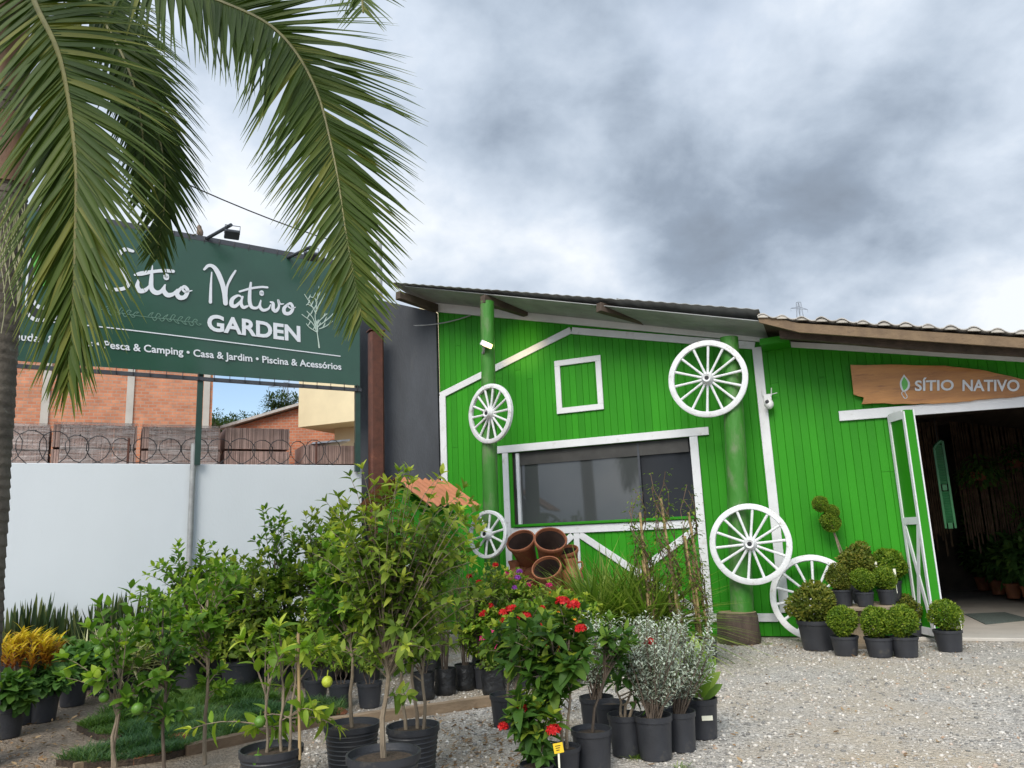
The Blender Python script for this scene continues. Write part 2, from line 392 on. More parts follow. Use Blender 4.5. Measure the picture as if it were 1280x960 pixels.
M_TILES = mat('stacked_clay_tile', (.45, .30, .25), .8, .25, 3, .3, 20, tint=.25)
M_WRAP = mat('grey_stretch_wrap', (.36, .31, .30), .3, .3, 3, .6, 12, spec=.6, stretch=(.25, 1, 2.5))
M_WIRE = mat('black_wire', (.018, .018, .02), .5)
M_PALMT = mat('ringed_palm_bark', (.10, .085, .068), .9, .35, 5, .5, 30, dirt=((.22, .23, .2), .6), dscale=6)
M_SHEATH = mat('brown_leaf_sheath', (.17, .095, .06), .8, .35, 6, .4, 24, stretch=(1, 1, .2))
M_TAGY = mat('yellow_price_tag', (.75, .50, .02), .5)
M_TAGW = mat('white_plant_label', (.75, .74, .6), .5)
M_CAM = mat('white_camera_plastic', (.75, .75, .76), .35)
M_LAMP = emis('lamp_glow', (1, .70, .30), 2.6)
M_FRUITG = mat('green_lime_peel', (.085, .19, .018), .4, .2, 6, .25, 90)
M_FRUITY = mat('yellow_green_lime_peel', (.36, .42, .035), .4, .2, 6, .25, 90)
M_RED = leafmat('red_petal', (.30, .008, .010), (.48, .012, .014), (.60, .03, .025), .5, .15)
M_PINK = leafmat('pink_petal', (.5, .015, .10), (.62, .03, .2), (.7, .1, .3), .5, .15)
M_ORANGE = leafmat('orange_petal', (.6, .16, .01), (.75, .3, .02), (.8, .42, .05), .5, .15)
M_PURPLE = leafmat('purple_petal', (.2, .03, .3), (.3, .06, .4), (.4, .12, .5), .5, .15)
LM = dict(
    citrus=leafmat('citrus_leaf', (.036, .10, .012), (.105, .215, .022), (.29, .40, .045)),
    lime=leafmat('lime_leaf', (.08, .17, .015), (.18, .30, .028), (.42, .48, .07)),
    olive=leafmat('olive_leaf', (.048, .10, .014), (.135, .205, .027), (.33, .38, .055)),
    dark=leafmat('dark_leaf', (.024, .068, .014), (.055, .13, .022), (.15, .25, .035)),
    box=leafmat('boxwood_leaf', (.05, .105, .012), (.125, .21, .02), (.28, .34, .035)),
    boxb=leafmat('bronze_boxwood_leaf', (.05, .08, .014), (.12, .155, .024), (.26, .24, .04)),
    ixora=leafmat('ixora_leaf', (.022, .06, .014), (.06, .135, .02), (.30, .36, .04)),
    silver=leafmat('silver_leaf', (.22, .265, .215), (.38, .43, .36), (.55, .60, .52), .7, .15),
    grass=leafmat('grass_blade', (.06, .125, .014), (.15, .25, .035), (.32, .38, .10)),
    turf=leafmat('turf_blade', (.022, .065, .026), (.046, .112, .04), (.11, .18, .06)),
    turfl=leafmat('light_turf_blade', (.03, .078, .018), (.06, .128, .025), (.12, .2, .045)),
    sword=leafmat('sword_leaf', (.022, .042, .022), (.045, .075, .032), (.11, .125, .045)),
    varieg=leafmat('variegated_blade', (.14, .19, .07), (.36, .38, .20), (.70, .68, .46)),
    croton=leafmat('croton_leaf', (.13, .02, .012), (.36, .17, .025), (.60, .48, .04)),
    ficus=leafmat('broad_leaf', (.04, .105, .028), (.085, .19, .045), (.17, .30, .07)),
    fern=leafmat('needle_leaf', (.06, .085, .025), (.12, .155, .045), (.20, .20, .08)),
    palm=leafmat('palm_leaflet', (.022, .044, .008), (.062, .104, .016), (.17, .18, .035), .5, .28, .2),
    dry=leafmat('dry_leaf', (.12, .07, .035), (.24, .15, .08), (.36, .26, .15), .8, .1),
    far=leafmat('far_tree_leaf', (.02, .04, .015), (.035, .065, .02), (.07, .1, .03)),
    dracaena=leafmat('dracaena_leaf', (.10, .19, .03), (.19, .30, .05), (.36, .42, .10)))
# ------------------------------------------------------------------ ground
def ground_mat():
    m = bpy.data.materials.new('crushed_stone_ground'); m.use_nodes = True; nt = m.node_tree; L = nt.links; b = nt.nodes['Principled BSDF']; b.inputs['Roughness'].default_value = .95
    b.inputs['Specular IOR Level'].default_value = .2
    tc = nd(nt, 'ShaderNodeTexCoord'); P = tc.outputs['Object']
    wn = nd(nt, 'ShaderNodeTexNoise', i_Scale=14, i_Detail=2); L.new(P, wn.inputs[0])
    v1 = nd(nt, 'ShaderNodeTexVoronoi', i_Scale=46, i_Randomness=1); L.new(P, v1.inputs[0])
    v2 = nd(nt, 'ShaderNodeTexVoronoi', i_Scale=85); L.new(P, v2.inputs[0])
    sp = nd(nt, 'ShaderNodeSeparateColor'); L.new(v1.outputs['Color'], sp.inputs[0])
    r1 = ramp(nt, [(0, (.17, .162, .152)), (.22, (.31, .293, .27)), (.55, (.46, .43, .39)), (.82, (.57, .535, .485)), (1, (.70, .67, .625))]); L.new(sp.outputs[0], r1.inputs[0])
    sp2 = nd(nt, 'ShaderNodeSeparateColor'); L.new(v2.outputs['Color'], sp2.inputs[0])
    r2 = ramp(nt, [(0, (.20, .188, .17)), (.5, (.42, .39, .35)), (1, (.58, .54, .485))]); L.new(sp2.outputs[0], r2.inputs[0])
    mx = nd(nt, 'ShaderNodeMix', data_type='RGBA'); L.new(r1.outputs[0], mx.inputs[6]); L.new(r2.outputs[0], mx.inputs[7])
    nm = nd(nt, 'ShaderNodeTexNoise', i_Scale=3, i_Detail=5); L.new(P, nm.inputs[0]); rm = ramp(nt, [(.42, (0, 0, 0)), (.62, (1, 1, 1))]); L.new(nm.outputs[0], rm.inputs[0]); L.new(rm.outputs[0], mx.inputs[0])
    # sandy patches
    ns = nd(nt, 'ShaderNodeTexNoise', i_Scale=.55, i_Detail=7, i_Roughness=.65); L.new(P, ns.inputs[0]); rs = ramp(nt, [(.44, (0, 0, 0)), (.66, (.85, .85, .85))]); L.new(ns.outputs[0], rs.inputs[0])
    m2 = nd(nt, 'ShaderNodeMix', data_type='RGBA'); L.new(rs.outputs[0], m2.inputs[0]); L.new(mx.outputs[2], m2.inputs[6]); m2.inputs[7].default_value = (.46, .385, .285, 1)
    # bare earth with plant litter on the nursery side
    sx = nd(nt, 'ShaderNodeSeparateXYZ'); L.new(P, sx.inputs[0])
    n4 = nd(nt, 'ShaderNodeTexNoise', i_Scale=1.1, i_Detail=6, i_Roughness=.65); L.new(P, n4.inputs[0])
    e = math_n(nt, 'ADD', math_n(nt, 'MULTIPLY', sx.outputs[0], -.55), math_n(nt, 'MULTIPLY', n4.outputs[0], 2.2))
    re = ramp(nt, [(.0, (0, 0, 0)), (.1, (0, 0, 0)), (1, (.8, .8, .8))]); L.new(math_n(nt, 'MULTIPLY', math_n(nt, 'SUBTRACT', e, .75), .5), re.inputs[0])
    ne = nd(nt, 'ShaderNodeTexNoise', i_Scale=22, i_Detail=6, i_Roughness=.7); L.new(P, ne.inputs[0]); rc = ramp(nt, [(.3, (.075, .05, .032)), (.52, (.17, .125, .085)), (.7, (.30, .24, .175))]); L.new(ne.outputs[0], rc.inputs[0])
    m3 = nd(nt, 'ShaderNodeMix', data_type='RGBA'); L.new(re.outputs[0], m3.inputs[0]); L.new(m2.outputs[2], m3.inputs[6]); L.new(rc.outputs[0], m3.inputs[7])
    L.new(m3.outputs[2], b.inputs['Base Color'])
    h = math_n(nt, 'ADD', math_n(nt, 'MULTIPLY', v1.outputs['Distance'], -1.0), math_n(nt, 'MULTIPLY', v2.outputs['Distance'], -.5))
    bp = nd(nt, 'ShaderNodeBump', i_Strength=.9, i_Distance=.02); L.new(h, bp.inputs['Height']); L.new(bp.outputs[0], b.inputs['Normal'])
    return m
M_GROUND = ground_mat()
mb = MB()
# fine cells near, coarse to the horizon, gently uneven
xs = [-900, -200, -60, -30] + [x * 1.0 for x in range(-20, 21)] + [30, 60, 200, 900]
ys = [-900, -200, -60, -20, -5] + [y * 1.0 for y in range(0, 31)] + [40, 80, 200, 900]
for y in ys:
    for x in xs: mb.v.append((x, y, 0.0))
nx = len(xs); mb.t = [.5] * len(mb.v)
for j in range(len(ys) - 1):
    for i in range(nx - 1): mb.f.append((j * nx + i, j * nx + i + 1, (j + 1) * nx + i + 1, (j + 1) * nx + i))
gr = mb.build('ground', M_GROUND); gr['kind'] = 'structure'

def stone_mat():
    m = bpy.data.materials.new('gravel_stone'); m.use_nodes = True; nt = m.node_tree; L = nt.links; b = nt.nodes['Principled BSDF']; b.inputs['Roughness'].default_value = .9
    at = nd(nt, 'ShaderNodeAttribute', attribute_name='tint'); r = ramp(nt, [(0, (.14, .137, .13)), (.3, (.32, .305, .28)), (.65, (.44, .41, .365)), (.93, (.62, .59, .54)), (1, (.36, .24, .16))])
    L.new(at.outputs['Fac'], r.inputs[0]); L.new(r.outputs[0], b.inputs['Base Color']); return m
M_STONE = stone_mat()
def scatter_gravel():
    rs = np.random.RandomState(3)
    ico = [(0, 0, 1), (.89, 0, .45), (.28, .85, .45), (-.72, .53, .45), (-.72, -.53, .45), (.28, -.85, .45), (.72, .53, -.45), (-.28, .85, -.45), (-.89, 0, -.45), (-.28, -.85, -.45), (.72, -.53, -.45), (0, 0, -1)]
    icf = [(0, 1, 2), (0, 2, 3), (0, 3, 4), (0, 4, 5), (0, 5, 1), (1, 6, 2), (2, 7, 3), (3, 8, 4), (4, 9, 5), (5, 10, 1), (6, 7, 2), (7, 8, 3), (8, 9, 4), (9, 10, 5), (10, 6, 1), (11, 7, 6), (11, 8, 7), (11, 9, 8), (11, 10, 9), (11, 6, 10)]
    pts = []
    while len(pts) < 24000:
        y = 4.6 + rs.rand() ** 1.6 * 8.0; x = -2.4 + rs.rand() * 9.5
        if x > .85 * y or x < -.3 * y + .2 - .0: continue
        u = (x - 3.79) * .9205 - (y - 11.985) * .3907; off = -(x - 3.79) * .3907 - (y - 11.985) * .9205
        if off < .12: continue
        # bare, trodden patches carry fewer stones
        w = .5 + .5 * math.sin(x * 1.7 + 1.3 * math.sin(y * 1.1)) * math.sin(y * 1.9 + x)
        if rs.rand() > .35 + .65 * w: continue
        pts.append((x, y))
    P = np.array(pts); N = len(P); I = np.array(ico)
    s = .005 + rs.rand(N) ** 2.6 * .0125
    V = I[None] * (s[:, None, None] * (.7 + .6 * rs.rand(N, 12, 1))) * np.stack([.8 + .6 * rs.rand(N), .8 + .5 * rs.rand(N), .55 + .3 * rs.rand(N)], 1)[:, None, :]
    a = rs.rand(N) * 6.28; ca, sa = np.cos(a)[:, None], np.sin(a)[:, None]
    V = np.stack([V[..., 0] * ca - V[..., 1] * sa, V[..., 0] * sa + V[..., 1] * ca, V[..., 2]], 2)
    V[..., 0] += P[:, :1]; V[..., 1] += P[:, 1:]; V[..., 2] += (s * .25)[:, None]
    me = bpy.data.meshes.new('gravel'); F = (np.arange(N) * 12)[:, None, None] + np.array(icf)[None]
    me.vertices.add(N * 12); me.vertices.foreach_set('co', V.reshape(-1).astype(np.float32))
    me.loops.add(N * 60); me.loops.foreach_set('vertex_index', F.reshape(-1).astype(np.int32))
    me.polygons.add(N * 20); me.polygons.foreach_set('loop_start', (np.arange(N * 20) * 3).astype(np.int32)); me.update(calc_edges=True)
    at = me.color_attributes.new('tint', 'FLOAT_COLOR', 'POINT'); at.data.foreach_set('color', np.repeat(rs.rand(N), 48).astype(np.float32))
    me.materials.append(M_STONE); o = bpy.data.objects.new('gravel', me); C.objects.link(o)
    tag(o, 'loose grey crushed stone covering the forecourt', 'gravel', kind='stuff')
scatter_gravel()

# ------------------------------------------------------------------ green shop building (facade frame: x right, y inward, z up)
FA = Vector((3.792, 11.985, 0)); FANG = -23.0
FM = Matrix.Translation(FA) @ Matrix.Rotation(R(FANG), 4, 'Z'); FI = FM.inverted()
def fac(px, py, off=0.0):
    """pixel -> facade coordinates (u, z) on the plane 'off' metres in front of the facade"""
    o = FI @ Vector((0, 0, EYE)); d = FI.to_3x3() @ Vector(ray(px, py)); t = (-off - o.y) / d.y; p = o + d * t
    return p.x, p.z
def facw(u, off, z): return FM @ Vector((u, -off, z))

shop = thing('green_shop', 'long bright green boarded garden shop with white trim under a sloping roof', 'shop', FA, R(FANG))
UL, UR = -5.6, 4.6
def roof_z(u):      # underside of the roof at the facade
    return 6.05 - .2437 * (u + 5.59) if u < .32 else 4.50 - .225 * (u - .32)
WIN = (-4.18, -1.04, 1.83, 3.10); DOOR = (1.9, 4.05, 0.0, 3.13)
mb = MB(); bw = .118; u = UL; rb = random.Random(4)
def board(u0, u1, z0, zt0, zt1):
    c = .005; d = .03; g = .0008
    f = [(u0 + g, c), (u0 + g + c, 0), (u1 - g - c, 0), (u1 - g, c), (u1 - g, d), (u0 + g, d)]
    def zt(x): return zt0 + (zt1 - zt0) * (x - u0) / (u1 - u0)
    vs = [(x, y, z0) for x, y in f] + [(x, y, zt(x)) for x, y in f]; n = 6
    mb.ct = rb.random(); mb._add(vs, [(i, (i + 1) % n, n + (i + 1) % n, n + i) for i in range(n)] + [tuple(range(n))[::-1], tuple(range(n, 2 * n))])
while u < UR - .01:
    u1 = min(u + bw * rb.uniform(.93, 1.07), UR)
    cuts = [u, u1]
    for e in (WIN[0], WIN[1], DOOR[0], DOOR[1]):
        if u + .01 < e < u1 - .01: cuts.insert(1, e)
    for a, b_ in zip(cuts[:-1], cuts[1:]):
        mid = (a + b_) / 2; segs = [(.02, None)]
        if WIN[0] < mid < WIN[1]: segs = [(.02, WIN[2]), (WIN[3], None)]
        if DOOR[0] < mid < DOOR[1]: segs = [(DOOR[3], None)]
        for z0, z1 in segs:
            zj = rb.uniform(z0 + .6, (z1 or roof_z(a)) - .4) if (z1 or roof_z(a)) - z0 > 2.4 and rb.random() < .55 else None
            if zj: board(a, b_, z0, zj - .002, zj - .002); z0 = zj + .002
            if z1 is None: board(a, b_, z0, roof_z(a) + .02, roof_z(b_) + .02)
            else: board(a, b_, z0, z1, z1)
    u = u1
mb.build('wall', M_GREEN, shop)
# structural wall behind the boards, interior shell
mb = MB(); th = .1
def slab(u0, u1, z0, z1, y0=.034, y1=.14): mb.box(((u0 + u1) / 2, (y0 + y1) / 2, (z0 + z1) / 2), (u1 - u0, y1 - y0, z1 - z0))
def slab_slope(u0, u1, z0, y0=.034, y1=.14):
    a, b_ = roof_z(u0), roof_z(u1)
    mb._add([(u0, y0, z0), (u1, y0, z0), (u1, y1, z0), (u0, y1, z0), (u0, y0, a), (u1, y0, b_), (u1, y1, b_), (u0, y1, a)], [(0, 3, 2, 1), (4, 5, 6, 7), (0, 1, 5, 4), (1, 2, 6, 5), (2, 3, 7, 6), (3, 0, 4, 7)])
slab_slope(UL, WIN[0], 0); slab(WIN[0], WIN[1], 0, WIN[2]); slab_slope(WIN[0], WIN[1], WIN[3]); slab_slope(WIN[1], .32, 0); slab_slope(.32, DOOR[0], 0); slab_slope(DOOR[0], DOOR[1], DOOR[3]); slab_slope(DOOR[1], UR, 0)
DEP = 8.0
slab_slope(UL, UL + .1, 0, .14, DEP); slab_slope(UR - .1, UR, 0, .14, DEP); slab_slope(UL, .32, 0, DEP, DEP + .1); slab_slope(.32, UR, 0, DEP, DEP + .1)
slab_slope(.32, .42, 0, .14, DEP)   # partition between office and sales hall
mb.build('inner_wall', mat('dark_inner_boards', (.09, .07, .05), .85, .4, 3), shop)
mb = MB(); mb.box(((.42 + UR) / 2, DEP / 2 + .06, .025), (UR - .44, DEP - .12, .05)); mb.box(((1.7 + UR) / 2, -.05, .0255), (UR - 1.7, .34, .051), ch=.01); fl = mb.build('floor', M_CONC, shop)
mb = MB(); mb.box(((UL + .32) / 2, (.14 + DEP) / 2, .02), (.32 - UL - .2, DEP - .14, .04)); mb.build('office_floor', M_CONC, shop)
# grey screen added behind the glass in place of a reflected wall
mb = MB(); mb.box((-3.35, 1.3, 1.45), (2.5, .06, 2.7)); mb.build('reflection_screen', mat('grey_reflection_screen', (.16, .165, .17), .8, .1, 1), shop)
mb = MB()
for k in range(9):
    mb.box((-4.0 + k * .36 + rb.uniform(-.05, .05), .42, 1.84 + .06), (rb.uniform(.10, .22), .12, rb.uniform(.06, .16)), ch=.02)
mb.build('window_display', mat('dim_shelf_goods', (.16, .17, .15), .7, .5, 6), shop)
# roofs
def roof_sheet(name, u0, u1, oy0, oy1, amp, per, th, m, lift=0.0):
    mb = MB(); n = int((u1 - u0) / per * 8); vs = []; fs = []
    for k in range(n + 1):
        uu = u0 + (u1 - u0) * k / n; w = amp * math.cos(2 * math.pi * (uu - u0) / per) + amp
        for oy in (oy0, oy1):
            zz = roof_z(uu) + .06 * oy + lift + w
            vs += [(uu, -oy, zz), (uu, -oy, zz + th)]
    for k in range(n):
        a = k * 4; b_ = a + 4
        fs += [(a, b_, b_ + 2, a + 2), (a + 1, a + 3, b_ + 3, b_ + 1), (a, a + 1, b_ + 1, b_), (a + 2, b_ + 2, b_ + 3, a + 3)]
    fs += [(0, 2, 3, 1), (n * 4, n * 4 + 1, n * 4 + 3, n * 4 + 2)]
    mb._add(vs, fs); return mb.build(name, m, shop, True)
for k, (a, b_, o1, lf) in enumerate([(-6.05, -4.0, 1.03, .07), (-4.08, -1.75, 1.0, .085), (-1.83, .36, .98, .10)]):
    roof_sheet('roof_sheet', a, b_, -DEP - .2, o1, .006, .18, .008, M_SOFFIT, lf)
# ceiling lining under the sheets at the eave (pale boards)
mb = MB()
for k in range(5):
    y0 = -.06 - k * .18
    z = lambda uu, yy: roof_z(uu) + .055 + .06 * (-yy)
    a, b_ = -5.75, .34
    mb._add([(a, y0 - .172, z(a, y0 - .172)), (b_, y0 - .172, z(b_, y0 - .172)), (b_, y0, z(b_, y0)), (a, y0, z(a, y0)), (a, y0 - .172, z(a, y0 - .172) - .012), (b_, y0 - .172, z(b_, y0 - .172) - .012), (b_, y0, z(b_, y0) - .012), (a, y0, z(a, y0) - .012)],
            [(0, 1, 2, 3), (4, 7, 6, 5), (0, 4, 5, 1), (1, 5, 6, 2), (2, 6, 7, 3), (3, 7, 4, 0)])
mb.build('soffit', M_SOFFIT, shop)
# tiled roof on the right
mb = MB(); pitch = .262; n = int((UR - .3) / pitch) + 1; rt = random.Random(9)
for row in range(9):
    y0 = 1.06 - row * .36
    for k in range(n):
        uc = .42 + k * pitch; base = roof_z(uc) + .06 * y0 + .09 + row * .012 + rt.uniform(-.008, .008); sl = -.225
        seg = 10; vs = []; fs = []
        for yy, dz in ((y0, 0), (y0 - .42, -.03)):
            for j in range(seg + 1):
                t = j / seg; x = -.131 + .262 * t
                w = .04 * math.sin(math.pi * min(1, t / .62)) if t < .62 else -.012 * math.sin(math.pi * (t - .62) / .38)
                for th in (0, .014): vs.append((uc + x, -yy, base + sl * x + w + dz + th))
        m2 = (seg + 1) * 2
        for j in range(seg):
            a = j * 2; fs += [(a, a + 2, a + m2 + 2, a + m2), (a + 1, a + m2 + 1, a + m2 + 3, a + 3), (a, a + 1, a + 3, a + 2), (a + m2, a + m2 + 2, a + m2 + 3, a + m2 + 1)]
        mb.ct = rt.random(); mb._add(vs, fs)
mb.build('roof_tiles', M_TILE, shop, True)
mb = MB()
for k in range(n):
    uc = .42 + k * pitch; y0 = 1.045; base = roof_z(uc) + .06 * y0 + .09
    arc_ = [(uc - .131 + .262 * t, base + sl * (-.131 + .262 * t) + .038 * math.sin(math.pi * t / .62) - .004) for t in [q / 16 for q in range(0, 11)] if t <= .62]
    mb.prism([(arc_[0][0], arc_[0][1] - .012)] + arc_ + [(arc_[-1][0], arc_[-1][1] - .012)], .05, Matrix.Translation((0, -y0 + rt.uniform(-.006, .01), 0)))
mb.build('mortar', M_CONC, shop)
def sloped_beam(name, m, u0, u1, off, zlow, h, th, dz=(0, 0)):
    mb = MB(); p = []
    N = 8
    for k in range(N):
        a = u0 + (u1 - u0) * k / N; b_ = u0 + (u1 - u0) * (k + 1) / N
        za, zb = zlow(a), zlow(b_)
        if k == 0: p += [(a, za)]
        p += [(b_, zb)]
    lo = p; hi = [(a, z + h) for a, z in p][::-1]
    mb.prism(lo + hi, th, Matrix.Translation((0, -off, 0))); return mb.build(name, m, shop)
sloped_beam('eave_board', M_EAVE, .3, UR, 1.02, lambda u: roof_z(u) + .06 - .10, .135, .05)
sloped_beam('eave_beam', M_PURLIN, .55, UR, .78, lambda u: roof_z(u) - .105 + .012 * math.sin(u * 2.1), .12, .09)
mb = MB()
zz = lambda uu, yy: roof_z(uu) + .05 + .06 * (-yy)
mb._add([(.33, -1.0, zz(.33, -1.0)), (UR, -1.0, zz(UR, -1.0)), (UR, DEP, zz(UR, DEP)), (.33, DEP, zz(.33, DEP))], [(0, 1, 2, 3)]); mb.build('roof_lining', M_PURLIN, shop)
# fascia boards on the facade, under the roof
sloped_beam('fascia', M_FASCIA, UL - .02, .62, .05, lambda u: 6.05 - .2437 * (u + 5.59) - .13, .20, .046)
sloped_beam('fascia', M_FASCIA, .62, UR, .042, lambda u: 4.37 - .209 * (u - .62), .085, .04)
mb = MB(); mb.box((.45, -.25, 4.40), (.42, .5, .10)); mb.build('green_bracket', M_GREEN, shop)
# timber purlin ends below the sheets
for (fx, fy), (bx, by), wd in (((497, 369), (546, 386), .15), ((603, 374), (658, 391), .15), ((748, 384), (808, 401), .15)):
    a = fac(fx, fy, .98); b_ = fac(bx, by, .03); mb = MB(); mb.bar((a[0], -.98, a[1]), (b_[0], -.05, b_[1]), .12, wd, ch=.008); mb.build('purlin', M_PURLIN, shop)
# posts (painted logs)
def log(name, b0, t0, r0, r1, seed):
    rr = random.Random(seed); mb = MB(); pts = []; rad = []
    for k in range(15):
        t = k / 14; p = Vector(b0).lerp(Vector(t0), t); p.x += .012 * math.sin(5 * t + seed); p.y += .01 * math.cos(7 * t + seed); pts.append(p); rad.append((r0 + (r1 - r0) * t) * (1 + rr.uniform(-.03, .03)))
    mb.tube(pts, rad, 18); return mb.build(name, M_GREENPOST, shop, True)
P1T = fac(609, 386, .86); P1B = fac(612, 640, .86)
log('post', (P1B[0], -.86, .0), (P1T[0], -.86, P1T[1] + .12), .135, .12, 2)
P2T = fac(913, 436, .5); P2B = fac(929, 766, .5)
log('post', (P2B[0], -.5, .42), (P2T[0], -.5, P2T[1] + .18), .165, .14, 5)
# white trims
def trim(pts, w, off=.03, th=.028, closed=False, name='white_trim', m=None):
    mb = MB(); n = len(pts)
    for k in range(n - 1 if not closed else n):
        a, b_ = Vector((pts[k][0], -off + th * .5 * 0, pts[k][1])), Vector((pts[(k + 1) % n][0], -off, pts[(k + 1) % n][1]))
        d = (b_ - a).normalized() * (w * .5 - .002 * k)
        mb.bar(a - d * (1 if closed or k > 0 else 0), b_ + d * (1 if closed or k < n - 2 else 0), th - .002 * k, w - .001 * k, (0, 1, 0) if False else (1, 0, 0) if abs((b_ - a).normalized().x) < .7 else (0, 0, 1), .004)
    return mb.build(name, m or M_WHITE, shop)
def tr(p, q, w, off=.02, th=.03, name='white_trim', ext=0.0, m=None):
    a, b_ = Vector((p[0], -off, p[1])), Vector((q[0], -off, q[1])); d = (b_ - a).normalized() * ext
    z = (b_ - a).normalized(); y = Vector((0, 1, 0)); x = y.cross(z)
    mb = MB(); M = Matrix((x, y, z)).transposed(); mb.box((a + b_) / 2, (w, th, (b_ - a).length + 2 * ext), M, .004)
    return mb.build(name, m or M_WHITE, shop)
gl = [fac(551, 495), fac(714, 413), fac(901, 429)]
tr(gl[0], gl[1], .12); tr((gl[1][0] + .02, gl[1][1] - .012), gl[2], .12, .022); tr(gl[2], (.12, gl[2][1] - .12), .12, .019)
tr((UL + .07, .05), (UL + .07, gl[0][1]), .13, .024)
tr((.145, .36), (.145, 4.43), .14, .021)                                            # upright beside the cart wheels
tr((-4.46, 3.17), (-.72, 3.17), .13, .026)                                          # window head
tr((-4.30, 1.0), (-4.30, 3.10), .11, .022); tr((-.97, .36), (-.97, 3.10), .13, .022)
tr((-4.24, 1.72), (-1.04, 1.72), .13, .024, name='window_sill')
tr((-3.05, .36), (-3.05, 1.65), .10, .019)
tr((-2.98, 1.62), (-2.0, .95), .11, .0175, ext=.02); tr((-2.0, .95), (-1.15, .40), .11, .0172); tr((-3.12, 1.62), (-4.2, .75), .11, .0174); tr((-1.08, 1.62), (-2.0, 1.02), .11, .0162)
tr((-5.4, .29), (.04, .29), .12, .028)
tr((1.22, 3.21), (UR, 3.16), .15, .03)                                              # door head
sq = [(-3.23, 3.75), (-2.48, 3.75), (-2.48, 4.60), (-3.23, 4.60)]
tr((sq[0][0] - .05, sq[0][1]), (sq[1][0] + .05, sq[1][1]), .10, .021, name='square_frame'); tr((sq[3][0] - .05, sq[3][1]), (sq[2][0] + .05, sq[2][1]), .10, .021, name='square_frame')
tr((sq[0][0], sq[0][1] + .05), (sq[3][0], sq[3][1] - .05), .10, .019, name='square_frame'); tr((sq[1][0], sq[1][1] + .05), (sq[2][0], sq[2][1] - .05), .10, .019, name='square_frame')
# window
mb = MB(); mb.box(((WIN[0] - 1.92) / 2, .075, (WIN[2] + WIN[3]) / 2), (-1.92 - WIN[0] - .01, .008, WIN[3] - WIN[2] - .02)); wn = mb.build('window', M_GLASS, shop)
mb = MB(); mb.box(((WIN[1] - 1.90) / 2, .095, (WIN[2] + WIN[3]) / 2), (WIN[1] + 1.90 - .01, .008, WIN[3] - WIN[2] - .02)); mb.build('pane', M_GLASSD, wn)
mb = MB(); mb.box(((WIN[0] + WIN[1]) / 2 + .05, .055, WIN[3] - .12), (WIN[1] - WIN[0] - .17, .02, .22)); mb.build('blind', mat('dark_blind_box', (.035, .034, .032), .6, .3, 5), wn)
mb = MB()
mb.box((WIN[0] + .10, .03, (WIN[2] + WIN[3]) / 2), (.055, .06, WIN[3] - WIN[2] - .03)); mb.build('frame', M_WHITE, wn)
mb = MB(); mb.box((-1.91, .07, (WIN[2] + WIN[3]) / 2), (.035, .06, WIN[3] - WIN[2] - .04)); mb.build('mullion', M_STEELK, wn)
mb = MB(); mb.box(((WIN[0] + WIN[1]) / 2, -.02, WIN[2] - .012), (WIN[1] - WIN[0] + .02, .11, .045), ch=.006); mb.build('ledge', M_GREEN, wn)
# folding door leaf standing open
HU = 1.88; leafdir = Vector((.22, -.47, 0)).normalized()
mb = MB(); a = Vector((HU, -.05, 0)); w = .46; thk = .13; zc = 1.62; hh = 3.08
e = leafdir; s_ = Vector((-e.y, e.x, 0))
Mx = Matrix((e, s_, Vector((0, 0, 1)))).transposed()
mb.box(a + e * w / 2 + s_ * thk / 2 + Vector((0, 0, zc)), (w, thk, hh), Mx, .005); leaf = mb.build('door', M_GREEN, shop)
def lf(p, q, wd, nm='door_trim', off=.008, th=.02):
    A = a + e * p[0] + Vector((0, 0, p[1])) - s_ * off; B = a + e * q[0] + Vector((0, 0, q[1])) - s_ * off
    z = (B - A).normalized(); x = s_.cross(z); mb = MB(); mb.box((A + B) / 2, (wd, th, (B - A).length), Matrix((x, s_, z)).transposed()); mb.build(nm, M_WHITE, leaf)
lf((.03, .10), (.03, 3.14), .05); lf((w - .03, .10), (w - .03, 3.14), .05, off=.009); lf((.055, 3.1), (w - .055, 3.1), .12); lf((.055, 1.62), (w - .055, 1.62), .10); lf((.055, .14), (w - .055, .14), .10)
lf((.06, .2), (w - .06, 1.56), .06, off=.005); lf((.06, 1.56), (w - .06, .2), .06, off=.006)
mb = MB(); A = a + e * (w + .006) + s_ * (thk - .008); mb.box(A + Vector((0, 0, zc)), (.014, .018, hh), Mx); mb.build('door_edge', M_WHITE, leaf)
# right jamb, light strip
mb = MB(); mb.box((DOOR[1] - .06, .05, 1.57), (.12, .18, 3.1)); mb.build('door_jamb', M_GREEN, shop)
# bamboo screens and ceiling beams inside
mb = MB()
for k in range(70):
    x = 1.6 + k * .042 + rb.uniform(-.01, .01); yy = 5.2 + .05 * rb.random()
    if 34 < k < 40: continue
    mb.tube([(x, yy, .9 + rb.random() * .5), (x + rb.uniform(-.02, .02), yy, 3.6)], .018, 5)
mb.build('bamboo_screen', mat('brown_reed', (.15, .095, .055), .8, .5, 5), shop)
mb = MB()
for k in range(5): mb.box((2.5, 1.2 + k * 1.4, 3.62), (4.0, .12, .16))
mb.build('ceiling_beam', M_PURLIN, shop)

